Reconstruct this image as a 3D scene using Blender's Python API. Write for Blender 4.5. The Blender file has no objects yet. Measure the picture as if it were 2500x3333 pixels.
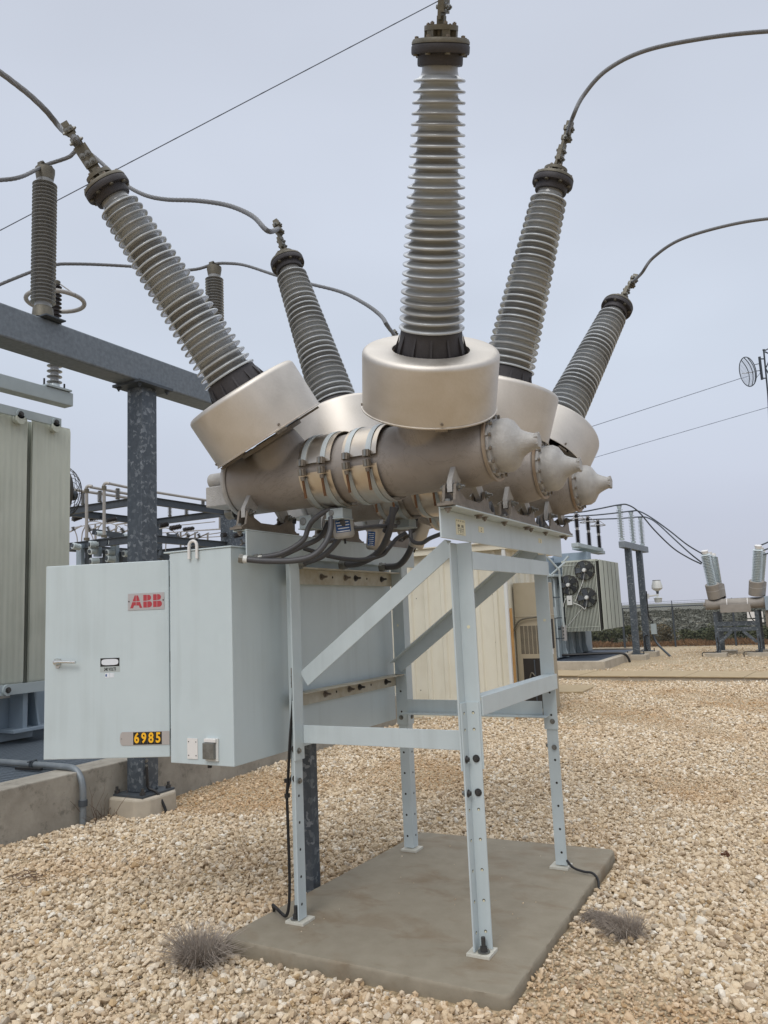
import bpy, bmesh, math, random
import numpy as np
from math import pi, sin, cos, radians, sqrt, atan2
from mathutils import Vector, Matrix
random.seed(7); rng = np.random.default_rng(7)
scn = bpy.context.scene
COL = scn.collection
# ------------------------------------------------------------------ camera
CP = np.array([1.56523, -3.67418, 1.59644]); YAW, PITCH, ROLL, FPX = -0.493089, 0.132372, -0.043679, 2522.27
def basis():
    cy, sy, cp, sp = cos(YAW), sin(YAW), cos(PITCH), sin(PITCH)
    f = np.array([sy*cp, cy*cp, sp]); r = np.array([cy, -sy, 0.]); u = np.cross(r, f)
    return r*cos(ROLL)+u*sin(ROLL), -r*sin(ROLL)+u*cos(ROLL), f
CR, CU, CF = basis()
def ray(u, v): return CF+CR*(u-1250)/FPX-CU*(v-1666.5)/FPX
def H(u, v, ax, val):            # where the sight line through photo pixel u,v meets a world plane
    d = ray(u, v); i = 'xyz'.index(ax); return Vector(CP+d*(val-CP[i])/d[i])
def A(u, v, dep): return Vector(CP+ray(u, v)*dep)
cam = bpy.data.cameras.new('camera'); camo = bpy.data.objects.new('camera', cam); COL.objects.link(camo)
M = Matrix.Identity(4)
for i in range(3):
    M[i][0], M[i][1], M[i][2], M[i][3] = CR[i], CU[i], -CF[i], CP[i]
camo.matrix_world = M
cam.sensor_fit = 'HORIZONTAL'; cam.sensor_width = 36; cam.lens = FPX/2500*36; cam.clip_start = .05; cam.clip_end = 3000
scn.camera = camo
# ------------------------------------------------------------------ sky, sun, exposure
def lin(c):
    if isinstance(c, str): c = [int(c[i:i+2], 16)/255 for i in (0, 2, 4)]
    return [x/12.92 if x <= .04045 else ((x+.055)/1.055)**2.4 for x in c]+[1]
w = bpy.data.worlds.new('World'); scn.world = w; w.use_nodes = True
nt = w.node_tree; nt.nodes.clear()
def nd(nt, t, **k):
    n = nt.nodes.new(t)
    for a, b in k.items():
        if a == 'ins':
            for i, v in b.items(): n.inputs[i].default_value = v
        else: setattr(n, a, b)
    return n
tc = nd(nt, 'ShaderNodeTexCoord'); sep = nd(nt, 'ShaderNodeSeparateXYZ'); nt.links.new(tc.outputs['Generated'], sep.inputs[0])
rp = nd(nt, 'ShaderNodeValToRGB'); nt.links.new(sep.outputs[2], rp.inputs[0])
e = rp.color_ramp.elements
e[0].position = 0.0; e[0].color = (.535, .56, .65, 1)
e[1].position = 1.0; e[1].color = (1.9, 1.95, 2.0, 1)
for p, c in ((.10, (.56, .60, .71, 1)), (.3, (.60, .665, .775, 1)), (.5, (.61, .665, .775, 1)), (.68, (.585, .63, .73, 1)), (.78, (1.2, 1.24, 1.32, 1))):
    q = e.new(p); q.color = c
nz = nd(nt, 'ShaderNodeTexNoise', ins={'Scale': 1.6, 'Detail': 3, 'Roughness': .45}); mp = nd(nt, 'ShaderNodeMapping', ins={'Scale': (1, 1, 2.6)})
nt.links.new(tc.outputs['Generated'], mp.inputs[0]); nt.links.new(mp.outputs[0], nz.inputs[0])
mr = nd(nt, 'ShaderNodeMapRange', ins={'From Min': .3, 'From Max': .7, 'To Min': .93, 'To Max': 1.07}); nt.links.new(nz.outputs[0], mr.inputs[0])
vm = nd(nt, 'ShaderNodeVectorMath', operation='SCALE'); nt.links.new(rp.outputs[0], vm.inputs[0]); nt.links.new(mr.outputs[0], vm.inputs['Scale'])
bg = nd(nt, 'ShaderNodeBackground', ins={'Strength': 1.0}); wo = nd(nt, 'ShaderNodeOutputWorld')
nt.links.new(vm.outputs[0], bg.inputs[0]); nt.links.new(bg.outputs[0], wo.inputs[0])
sl = bpy.data.lights.new('sun', 'SUN'); sl.energy = 1.35; sl.angle = radians(28); sl.color = (1, .97, .93)
so = bpy.data.objects.new('sun', sl); COL.objects.link(so)
so.rotation_euler = Vector((.12, -.70, .70)).to_track_quat('Z', 'Y').to_euler()
scn.view_settings.view_transform = 'Standard'; scn.view_settings.look = 'None'; scn.view_settings.exposure = 0.0; scn.view_settings.gamma = 1
# ------------------------------------------------------------------ materials
MATS = {}
def mat(name, col, rough=.6, metal=0, var=None, vs=8, vstretch=(1, 1, 1), bump=0, bs=60, coat=0, spec=.5, build=None, amt=.5, det=4):
    if name in MATS: return MATS[name]
    m = bpy.data.materials.new(name); m.use_nodes = True; t = m.node_tree; b = t.nodes['Principled BSDF']
    b.inputs['Base Color'].default_value = lin(col); b.inputs['Roughness'].default_value = rough; b.inputs['Metallic'].default_value = metal
    b.inputs['Coat Weight'].default_value = coat; b.inputs['Specular IOR Level'].default_value = spec
    tc = nd(t, 'ShaderNodeTexCoord'); mp = nd(t, 'ShaderNodeMapping', ins={'Scale': vstretch}); t.links.new(tc.outputs['Object'], mp.inputs[0])
    if var:
        n = nd(t, 'ShaderNodeTexNoise', ins={'Scale': vs, 'Detail': det, 'Roughness': .62}); t.links.new(mp.outputs[0], n.inputs[0])
        r = nd(t, 'ShaderNodeValToRGB'); r.color_ramp.elements[0].position = .5-amt/2; r.color_ramp.elements[1].position = .5+amt/2
        r.color_ramp.elements[0].color = lin(var); r.color_ramp.elements[1].color = lin(col)
        t.links.new(n.outputs[0], r.inputs[0]); t.links.new(r.outputs[0], b.inputs['Base Color'])
    if bump:
        n2 = nd(t, 'ShaderNodeTexNoise', ins={'Scale': bs, 'Detail': 5}); t.links.new(mp.outputs[0], n2.inputs[0])
        bp = nd(t, 'ShaderNodeBump', ins={'Strength': bump, 'Distance': .01}); t.links.new(n2.outputs[0], bp.inputs['Height']); t.links.new(bp.outputs[0], b.inputs['Normal'])
    if build: build(t, b, mp)
    MATS[name] = m; return m
def streaks(col, strength=.35, sx=14, sz=.7):      # rain streaks of dirt running down a painted face
    def f(t, b, mp):
        m2 = nd(t, 'ShaderNodeMapping', ins={'Scale': (sx, sx, sz)}); tc = nd(t, 'ShaderNodeTexCoord'); t.links.new(tc.outputs['Object'], m2.inputs[0])
        n = nd(t, 'ShaderNodeTexNoise', ins={'Scale': 1.0, 'Detail': 5, 'Roughness': .6}); t.links.new(m2.outputs[0], n.inputs[0])
        n3 = nd(t, 'ShaderNodeTexNoise', ins={'Scale': 2.2, 'Detail': 2}); t.links.new(tc.outputs['Object'], n3.inputs[0])
        mu = nd(t, 'ShaderNodeMath', operation='MULTIPLY'); t.links.new(n.outputs[0], mu.inputs[0]); t.links.new(n3.outputs[0], mu.inputs[1])
        r = nd(t, 'ShaderNodeMapRange', ins={'From Min': .24, 'From Max': .42, 'To Min': 0, 'To Max': strength}); t.links.new(mu.outputs[0], r.inputs[0])
        mx = nd(t, 'ShaderNodeMixRGB', blend_type='MIX'); src = b.inputs['Base Color'].links[0].from_socket if b.inputs['Base Color'].links else None
        if src: t.links.new(src, mx.inputs[1])
        else: mx.inputs[1].default_value = b.inputs['Base Color'].default_value
        mx.inputs[2].default_value = lin(col); t.links.new(r.outputs[0], mx.inputs[0]); t.links.new(mx.outputs[0], b.inputs['Base Color'])
    return f
PAINT = mat('pale_green_grey_paint', 'bfcacc', .42, var='b7c2c4', vs=3, amt=.7, bump=.04, bs=25, build=streaks('939a97', .22))
PLATE = mat('cream_base_plate', 'cbc8bd', .5, var='bab6a8', vs=20)
PAINT2 = mat('frame_paint', 'bfc9cb', .45, var='b5bfc1', vs=5, amt=.6, bump=.04, bs=40, build=streaks('8d9492', .22))
EDGE = mat('dirty_cream_paint', 'b9b8ad', .55, var='968a70', vs=9, amt=.5, bump=.1)
def tankb(t, b, mp):
    tc = nd(t, 'ShaderNodeTexCoord'); v = nd(t, 'ShaderNodeTexNoise', ins={'Scale': 2.4, 'Detail': 7, 'Roughness': .7, 'Distortion': 1.2}); t.links.new(tc.outputs['Object'], v.inputs[0])
    r = nd(t, 'ShaderNodeValToRGB'); E = r.color_ramp.elements
    E[0].position = .492; E[0].color = (0, 0, 0, 1); E[1].position = .5; E[1].color = (1, 1, 1, 1); q = E.new(.508); q.color = (0, 0, 0, 1)
    t.links.new(v.outputs[0], r.inputs[0])
    g = nd(t, 'ShaderNodeMath', operation='MULTIPLY', ins={1: .35}); t.links.new(r.outputs[0], g.inputs[0])
    mx = nd(t, 'ShaderNodeMixRGB'); t.links.new(b.inputs['Base Color'].links[0].from_socket, mx.inputs[1]); mx.inputs[2].default_value = lin('5d554e')
    t.links.new(g.outputs[0], mx.inputs[0]); t.links.new(mx.outputs[0], b.inputs['Base Color'])
TANK = mat('cast_aluminium_tank', 'a19a94', .55, .3, var='88817a', vs=4, amt=.6, bump=.12, bs=50, build=tankb)
CAST = mat('grey_cast_aluminium', 'b2b0ac', .6, .2, var='9a9793', vs=20, amt=.6, bump=.35, bs=130)
RUSTY = mat('rust_stained_rim', 'a39a8c', .5, .4, var='8a6a4a', vs=5, amt=.5, bump=.1)
BRACK = mat('bracket_casting', '8a8176', .55, .4, var='6c645a', vs=12, amt=.5, bump=.2, bs=90)
def brushed(t, b, mp):
    tc = nd(t, 'ShaderNodeTexCoord'); m2 = nd(t, 'ShaderNodeMapping', ins={'Rotation': (.3, .5, .9), 'Scale': (60, 4, 30)}); t.links.new(tc.outputs['Object'], m2.inputs[0])
    n = nd(t, 'ShaderNodeTexNoise', ins={'Scale': 3, 'Detail': 6, 'Roughness': .7}); t.links.new(m2.outputs[0], n.inputs[0])
    n2 = nd(t, 'ShaderNodeTexNoise', ins={'Scale': 5, 'Detail': 4, 'Distortion': .6}); t.links.new(tc.outputs['Object'], n2.inputs[0])
    a = nd(t, 'ShaderNodeMixRGB', blend_type='MIX', ins={0: .35}); t.links.new(n2.outputs[0], a.inputs[1]); t.links.new(n.outputs[0], a.inputs[2])
    r = nd(t, 'ShaderNodeMapRange', ins={'From Min': .35, 'From Max': .65, 'To Min': .48, 'To Max': .62}); t.links.new(a.outputs[0], r.inputs[0]); t.links.new(r.outputs[0], b.inputs['Roughness'])
    c = nd(t, 'ShaderNodeValToRGB'); c.color_ramp.elements[0].position = .35; c.color_ramp.elements[1].position = .65
    c.color_ramp.elements[0].color = lin('c3bcb2'); c.color_ramp.elements[1].color = lin('d5cfc7'); t.links.new(a.outputs[0], c.inputs[0]); t.links.new(c.outputs[0], b.inputs['Base Color'])
    bp = nd(t, 'ShaderNodeBump', ins={'Strength': .05, 'Distance': .003}); t.links.new(n.outputs[0], bp.inputs['Height']); t.links.new(bp.outputs[0], b.inputs['Normal'])
STEEL = mat('brushed_stainless', 'c9c0b4', .48, 1, build=brushed)
BAND = mat('polished_stainless_band', 'd3cfc8', .33, 1, var='bfae98', vs=6, amt=.6)
STRAP = mat('satin_strap', 'b4babb', .5, .6, var='b5bbbb', vs=10)
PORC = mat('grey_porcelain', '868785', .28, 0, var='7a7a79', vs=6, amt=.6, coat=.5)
PORCR = mat('porcelain_rim_painted_sheen', 'aeb2b4', .22, 0, var='a2a6a8', vs=6, coat=.6)  # paler shed rims: sky gleam painted into the glaze colour
PORCW = mat('pale_blue_porcelain', 'bcc5c6', .25, coat=.4)
BLACKC = mat('black_iron_casting', '3d3a3c', .6, .2, var='302d2e', vs=14, amt=.5, bump=.15, bs=80)
BROWNAL = mat('weathered_bronze_aluminium', '736e62', .55, .45, var='5a564b', vs=14, amt=.5, bump=.15, bs=90)
ZINC = mat('zinc_bolt', '8f908c', .4, .7, var='6f6d68', vs=40)
DKBOLT = mat('dark_bolt', '4a4948', .5, .5)
BLACK = mat('black_rubber', '1d1c1c', .5)
HOSE = mat('dark_grey_hose', '4c4c4e', .5, var='414144', vs=10, bump=.05)
RUST = mat('rusted_rod', '6d4a2c', .8, var='4d3420', vs=30)
WHITEP = mat('white_plate', 'd9d6d2', .4)
SILV = mat('brushed_nameplate', 'b9b4b2', .35, .5)
CHROME = mat('chrome_handle', 'c8c8c6', .25, 1)
RED = mat('logo_red', 'a8373f', .5)
YEL = mat('number_yellow', 'f0b41e', .5); BLK = mat('number_black', '16130f', .6)
CREAM = mat('cream_sticker', 'd8d2b4', .5); BLUE = mat('blue_label', '1f4a80', .4); PAPER = mat('label_white', 'd5d8dc', .5)
CLR = mat('clear_label_film', 'a7aeac', .4)
def galv(t, b, mp):
    tc = nd(t, 'ShaderNodeTexCoord'); v = nd(t, 'ShaderNodeTexVoronoi', ins={'Scale': 34.0, 'Randomness': 1.0}); n = nd(t, 'ShaderNodeTexNoise', ins={'Scale': 20, 'Detail': 3})
    ad = nd(t, 'ShaderNodeVectorMath', operation='ADD'); sc = nd(t, 'ShaderNodeVectorMath', operation='SCALE', ins={'Scale': .08})
    t.links.new(tc.outputs['Object'], n.inputs[0]); t.links.new(n.outputs['Color'], sc.inputs[0]); t.links.new(tc.outputs['Object'], ad.inputs[0]); t.links.new(sc.outputs[0], ad.inputs[1]); t.links.new(ad.outputs[0], v.inputs[0])
    s = nd(t, 'ShaderNodeSeparateColor'); t.links.new(v.outputs['Color'], s.inputs[0])
    r = nd(t, 'ShaderNodeValToRGB'); E = r.color_ramp.elements; E[0].position = 0; E[0].color = lin('4b5259'); E[1].position = 1; E[1].color = lin('868b90')
    for p, c in ((.62, '525960'), (.82, '5f666c'), (.93, '757b80')): q = E.new(p); q.color = lin(c)
    t.links.new(s.outputs[0], r.inputs[0]); t.links.new(r.outputs[0], b.inputs['Base Color'])
    n2 = nd(t, 'ShaderNodeTexNoise', ins={'Scale': 1.2, 'Detail': 3}); t.links.new(tc.outputs['Object'], n2.inputs[0])
    mr = nd(t, 'ShaderNodeMapRange', ins={'To Min': .35, 'To Max': .65}); t.links.new(n2.outputs[0], mr.inputs[0]); t.links.new(mr.outputs[0], b.inputs['Roughness'])
GALV = mat('galvanised_spangle_steel', '6b7278', .5, .35, build=galv)
GALVL = mat('smooth_galvanised_steel', '8a9094', .5, .4, var='6f767b', vs=9, amt=.6)
GALVB = mat('crossbeam_galvanised', '747b81', .5, .3, var='666d73', vs=26, amt=.3, det=2)
GALVD = mat('dark_galvanised_steel', '4f555b', .55, .35, var='444a50', vs=6)
PIPE = mat('aluminium_bus_pipe', 'a3a09c', .5, .2, var='918e8a', vs=3)
CABLE = mat('stranded_aluminium', '727375', .55, .15, var='595a5c', vs=90, vstretch=(1, 1, 1), bump=.3, bs=150)
def conc(t, b, mp):
    tc = nd(t, 'ShaderNodeTexCoord'); n = nd(t, 'ShaderNodeTexNoise', ins={'Scale': 5.5, 'Detail': 6, 'Roughness': .75}); t.links.new(tc.outputs['Object'], n.inputs[0])
    r = nd(t, 'ShaderNodeValToRGB'); r.color_ramp.elements[0].position = .55; r.color_ramp.elements[1].position = .66
    r.color_ramp.elements[0].color = (0, 0, 0, 1); r.color_ramp.elements[1].color = (.55, .55, .55, 1); t.links.new(n.outputs[0], r.inputs[0])
    mx = nd(t, 'ShaderNodeMixRGB'); t.links.new(b.inputs['Base Color'].links[0].from_socket, mx.inputs[1]); mx.inputs[2].default_value = lin('55524a'); t.links.new(r.outputs[0], mx.inputs[0]); t.links.new(mx.outputs[0], b.inputs['Base Color'])
CONC = mat('weathered_concrete_wall', 'a8a296', .85, var='827c71', vs=3.5, amt=.5, bump=.25, bs=40, build=conc)
CONC2 = mat('light_concrete', 'b8ae9d', .85, var='9c9282', vs=4, amt=.5, bump=.25, bs=60)
def slabb(t, b, mp):
    tc = nd(t, 'ShaderNodeTexCoord'); n = nd(t, 'ShaderNodeTexNoise', ins={'Scale': 2.6, 'Detail': 5, 'Roughness': .6, 'Distortion': .4}); m2 = nd(t, 'ShaderNodeMapping', ins={'Scale': (1, 1.6, 1)})
    t.links.new(tc.outputs['Object'], m2.inputs[0]); t.links.new(m2.outputs[0], n.inputs[0])
    r = nd(t, 'ShaderNodeValToRGB'); r.color_ramp.elements[0].position = .50; r.color_ramp.elements[1].position = .66; r.color_ramp.elements[0].color = (0, 0, 0, 1); r.color_ramp.elements[1].color = (.7, .7, .7, 1)
    t.links.new(n.outputs[0], r.inputs[0]); mx = nd(t, 'ShaderNodeMixRGB'); t.links.new(b.inputs['Base Color'].links[0].from_socket, mx.inputs[1]); mx.inputs[2].default_value = lin('776650')
    t.links.new(r.outputs[0], mx.inputs[0]); t.links.new(mx.outputs[0], b.inputs['Base Color'])
SLAB = mat('brown_grey_slab', '918877', .8, var='817867', vs=9, amt=.6, bump=.12, bs=60, build=slabb)
TAN = mat('tan_board', 'ab9878', .8, var='9b8869', vs=5, bump=.1)
BEIGE = mat('beige_sheet_metal', 'd9d5c4', .5, var='cec8b5', vs=2, amt=.6, vstretch=(1, 1, .3), build=streaks('a89b80', .3, 5, .4))
ROOFM = mat('beige_roof_trim', 'dbd5c2', .5, var='cbc4b0', vs=3)
HVAC = mat('tan_hvac_casing', 'a09681', .5, var='968c77', vs=3)
DARK = mat('dark_recess', '27231f', .8)
RADM = mat('pale_sage_radiator', 'bec2b6', .55, var='b2b6aa', vs=6, amt=.6, vstretch=(1, 1, .25), build=streaks('868c80', .3, 20, .5))
BLUEP = mat('blue_grey_tank_paint', '8e9ca8', .5, var='84929d', vs=3)
LGREY = mat('light_grey_paint', 'a6b0b2', .5, var='98a2a4', vs=4)
MESHM = mat('dark_fan_guard', '45423f', .5, .4)
WHT = mat('white_enamel', 'cfd0cc', .4)
def glassy(t, b, mp): b.inputs['Transmission Weight'].default_value = .25
LENS = mat('milky_lamp_refractor', 'c9cdcc', .25, build=glassy)
DKFIN = mat('fin_gap_painted_shade', '24241f', .9)  # near-black filler, stands in for the shade between radiator fins and panels

# ------------------------------------------------------------------ mesh builder
def V(*a): return Vector(a)
class MB:
    def __init__(s): s.v = []; s.f = []; s.m = []; s.ms = []; s.sm = []
    def mi(s, m):
        if m not in s.ms: s.ms.append(m)
        return s.ms.index(m)
    def add(s, vs, fs, m, smooth=False):
        o = len(s.v); k = s.mi(m); s.v += [tuple(x) for x in vs]
        for f in fs: s.f.append([o+i for i in f]); s.m.append(k); s.sm.append(smooth)
    def box(s, a, b, m, mtx=None):
        x0, y0, z0 = a; x1, y1, z1 = b
        vs = [V(x, y, z) for z in (z0, z1) for y in (y0, y1) for x in (x0, x1)]
        if mtx is not None: vs = [mtx @ q for q in vs]
        s.add(vs, [(0, 2, 3, 1), (4, 5, 7, 6), (0, 1, 5, 4), (2, 6, 7, 3), (0, 4, 6, 2), (1, 3, 7, 5)], m)
    def bar(s, p, q, w, h, m, up=V(0, 0, 1)):      # rectangular bar from p to q, width w across, height h along up
        p = Vector(p); q = Vector(q); d = (q-p).normalized(); up = Vector(up); r = d.cross(up).normalized(); u = r.cross(d)
        vs = [c+r*sx*w/2+u*sz*h/2 for c in (p, q) for sx, sz in ((-1, -1), (1, -1), (1, 1), (-1, 1))]
        s.add(vs, [(3, 2, 1, 0), (4, 5, 6, 7), (0, 1, 5, 4), (1, 2, 6, 5), (2, 3, 7, 6), (3, 0, 4, 7)], m)
    def tube(s, pts, r, m, n=10, caps=True, twist=None):
        pts = [Vector(p) for p in pts]; rr = r if isinstance(r, (list, tuple)) else [r]*len(pts); prev = None; vs = []; fs = []
        for i, p in enumerate(pts):
            d = (pts[min(i+1, len(pts)-1)]-pts[max(i-1, 0)]).normalized()
            if prev is None: a = d.cross(V(0, 0, 1) if abs(d.z) < .9 else V(1, 0, 0)).normalized()
            else: a = (prev-d*prev.dot(d)).normalized()
            prev = a; b = d.cross(a)
            for k in range(n):
                t = 2*pi*k/n; vs.append(p+(a*cos(t)+b*sin(t))*rr[i])
        for i in range(len(pts)-1):
            for k in range(n): fs.append((i*n+k, i*n+(k+1) % n, (i+1)*n+(k+1) % n, (i+1)*n+k))
        s.add(vs, fs, m, n > 5)
        if caps:
            s.add(vs[:n], [tuple(range(n))[::-1]], m); s.add(vs[-n:], [tuple(range(n))], m)
    def lathe(s, o, ax, prof, m, n=24, a0=0, a1=2*pi, ref=None, smooth=True):    # prof = [(radius, distance along axis)]
        o = Vector(o); ax = Vector(ax).normalized()
        a = (Vector(ref)-ax*ax.dot(Vector(ref))).normalized() if ref is not None else ax.cross(V(0, 1, .3)).normalized()
        b = ax.cross(a); full = abs(a1-a0-2*pi) < 1e-6; N = n if full else n+1; vs = []; fs = []
        for r, h in prof:
            for k in range(N):
                t = a0+(a1-a0)*k/n; vs.append(o+ax*h+(a*cos(t)+b*sin(t))*max(r, 1e-5))
        for i in range(len(prof)-1):
            for k in range(n): k2 = (k+1) % N; fs.append((i*N+k, i*N+k2, (i+1)*N+k2, (i+1)*N+k))
        s.add(vs, fs, m, smooth)
    def cyl(s, p, q, r, m, n=12):
        p = Vector(p); q = Vector(q); L = (q-p).length; s.lathe(p, q-p, [(0, 0), (r, 0), (r, L), (0, L)], m, n)
    def hexn(s, p, d, r, h, m): s.lathe(p, d, [(0, 0), (r, 0), (r, h), (0, h)], m, 6, smooth=False)
    def bolt(s, p, d, r=.012, m=None, shank=.02, washer=True):
        m = m or ZINC; p = Vector(p); d = Vector(d).normalized()
        if washer: s.lathe(p, d, [(0, 0), (r*1.5, 0), (r*1.5, r*.25), (0, r*.25)], m, 14)
        s.hexn(p+d*r*.2, d, r, r*.9, m)
        if shank: s.cyl(p+d*r*.8, p+d*(r*.8+shank), r*.5, m, 8)
    def prism(s, poly, m, f):                      # poly in 2D, f(x, y, t) -> 3D for t in (0, 1)
        n = len(poly); vs = [f(x, y, t) for t in (0, 1) for x, y in poly]
        s.add(vs, [tuple(range(n))[::-1], tuple(range(n, 2*n))]+[(i, (i+1) % n, n+(i+1) % n, n+i) for i in range(n)], m)
    def text(s, body, mtx, size, m, sx=1, off=0, ext=.0006, align='CENTER'):
        c = bpy.data.curves.new('t', 'FONT'); c.body = body; c.size = size; c.extrude = ext; c.offset = off; c.align_x = align; c.align_y = 'CENTER'; c.resolution_u = 3
        o = bpy.data.objects.new('t', c); me = o.to_mesh()
        S = Matrix.Diagonal((sx, 1, 1, 1)); s.add([mtx @ S @ v.co for v in me.vertices], [tuple(p.vertices) for p in me.polygons], m)
        o.to_mesh_clear(); bpy.data.objects.remove(o); bpy.data.curves.remove(c)
    def build(s, name, parent=None, bevel=0, sharp=35, **props):
        me = bpy.data.meshes.new(name); me.from_pydata(s.v, [], s.f)
        for m in s.ms: me.materials.append(m)
        me.polygons.foreach_set('material_index', s.m); me.polygons.foreach_set('use_smooth', s.sm); me.update()
        if any(s.sm): me.set_sharp_from_angle(angle=radians(sharp))
        o = bpy.data.objects.new(name, me); COL.objects.link(o)
        if parent is not None: o.parent = parent; o.matrix_parent_inverse = parent.matrix_world.inverted()
        if bevel: md = o.modifiers.new('bevel', 'BEVEL'); md.width = bevel; md.segments = 2; md.limit_method = 'ANGLE'; md.harden_normals = False
        for k, v in props.items(): o[k] = v
        return o
def thing(name, label, cat, loc=(0, 0, 0), group=None):
    o = bpy.data.objects.new(name, None); COL.objects.link(o); o.location = loc; o.matrix_world = Matrix.Translation(loc); o.empty_display_size = .1
    o['label'] = label; o['category'] = cat
    if group: o['group'] = group
    return o
def copy_tree(o, off, label=None, par=None):
    c = o.copy(); COL.objects.link(c)
    if par is None:
        c.location = Vector(o.location)+Vector(off); c.matrix_world = Matrix.Translation(c.location)
        if label: c['label'] = label
    else: c.parent = par; c.matrix_parent_inverse = par.matrix_world.inverted() if False else o.matrix_parent_inverse.copy()
    for ch in o.children: copy_tree(ch, off, None, c)
    return c
def curve(pts, n=8):                               # Catmull-Rom through points
    P = [Vector(p) for p in pts]; P = [P[0]*2-P[1]]+P+[P[-1]*2-P[-2]]; out = []
    for i in range(1, len(P)-2):
        for k in range(n):
            t = k/n; a, b, c, d = P[i-1:i+3]
            out.append(.5*((2*b)+(c-a)*t+(2*a-5*b+4*c-d)*t*t+(3*b-a-3*c+d)*t**3))
    out.append(P[-2]); return out
ZG = -.0864
# ================================================================== GROUND
def gh(x, y):                                     # gentle rise and fall of the gravel
    return .012*sin(x*1.3+.5)*cos(y*.9)+.008*sin(x*2.9+y*2.1)
def terrain(x, y):
    if y < 29: return ZG+(gh(x, y) if y < 20 and abs(x) < 12 else 0)
    d = y-29
    if d < 8: return ZG-.02*d
    if d < 40: return ZG-.16-(d-8)*.09
    t = min(1, (d-40)/95); return -3.1+(3.65+.35*sin(x*.035+1)+.15*sin(x*.11))*(t*t*(3-2*t))
def ground_mat(t, b, mp):
    tc = nd(t, 'ShaderNodeTexCoord'); sx = nd(t, 'ShaderNodeSeparateXYZ'); t.links.new(tc.outputs['Object'], sx.inputs[0])
    v = nd(t, 'ShaderNodeTexVoronoi', ins={'Scale': 33.0}); t.links.new(tc.outputs['Object'], v.inputs[0])
    s = nd(t, 'ShaderNodeSeparateColor'); t.links.new(v.outputs['Color'], s.inputs[0])
    r = nd(t, 'ShaderNodeValToRGB'); E = r.color_ramp.elements; E[0].color = lin('a08b6c'); E[1].color = lin('d6c7ac'); q = E.new(.5); q.color = lin('bfab8a'); t.links.new(s.outputs[0], r.inputs[0])
    dr = nd(t, 'ShaderNodeMapRange', ins={'From Min': .25, 'From Max': .75, 'To Min': 0, 'To Max': .75}); t.links.new(v.outputs['Distance'], dr.inputs[0])
    mx = nd(t, 'ShaderNodeMixRGB'); t.links.new(dr.outputs[0], mx.inputs[0]); t.links.new(r.outputs[0], mx.inputs[1]); mx.inputs[2].default_value = lin('8a7a62')
    n = nd(t, 'ShaderNodeTexNoise', ins={'Scale': .55, 'Detail': 4}); t.links.new(tc.outputs['Object'], n.inputs[0])
    r2 = nd(t, 'ShaderNodeMapRange', ins={'From Min': .5, 'From Max': .68, 'To Min': 0, 'To Max': .4}); t.links.new(n.outputs[0], r2.inputs[0])
    m3 = nd(t, 'ShaderNodeMixRGB'); t.links.new(r2.outputs[0], m3.inputs[0]); t.links.new(mx.outputs[0], m3.inputs[1]); m3.inputs[2].default_value = lin('ab926f')
    bp = nd(t, 'ShaderNodeBump', invert=True, ins={'Strength': .8, 'Distance': .02}); t.links.new(v.outputs['Distance'], bp.inputs['Height']); t.links.new(bp.outputs[0], b.inputs['Normal'])
    # beyond the fence: grey green scrub soil with pale rock
    n4 = nd(t, 'ShaderNodeTexNoise', ins={'Scale': .35, 'Detail': 8, 'Roughness': .7}); t.links.new(tc.outputs['Object'], n4.inputs[0])
    r4 = nd(t, 'ShaderNodeValToRGB'); E = r4.color_ramp.elements; E[0].position = .36; E[0].color = lin('55554a'); E[1].position = .74; E[1].color = lin('918c80'); q = E.new(.52); q.color = lin('67665b'); q = E.new(.64); q.color = lin('76746a'); t.links.new(n4.outputs[0], r4.inputs[0])
    fy = nd(t, 'ShaderNodeMapRange', ins={'From Min': 28.4, 'From Max': 28.9}); t.links.new(sx.outputs[1], fy.inputs[0])
    m5 = nd(t, 'ShaderNodeMixRGB'); t.links.new(fy.outputs[0], m5.inputs[0]); t.links.new(m3.outputs[0], m5.inputs[1]); t.links.new(r4.outputs[0], m5.inputs[2]); t.links.new(m5.outputs[0], b.inputs['Base Color'])
GROUND = mat('gravel_ground', 'c0ad8c', .9, build=ground_mat)
xs = np.concatenate([np.linspace(-400, -40, 37), np.linspace(-36, -10, 14), np.linspace(-9.5, 9.5, 77), np.linspace(10, 40, 16), np.linspace(50, 400, 36)])
ys = np.concatenate([np.linspace(-60, -8, 10), np.linspace(-6, 20, 105), np.linspace(21, 29, 9), np.linspace(30, 72, 29), np.linspace(75, 180, 43), np.linspace(200, 900, 12)])
g = MB(); nx, ny = len(xs), len(ys)
g.add([(x, y, terrain(x, y)) for y in ys for x in xs], [(j*nx+i, j*nx+i+1, (j+1)*nx+i+1, (j+1)*nx+i) for j in range(ny-1) for i in range(nx-1)], GROUND, True)
g.build('ground', kind='structure', label='ground', category='ground') if False else g.build('ground', kind='structure')

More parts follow.
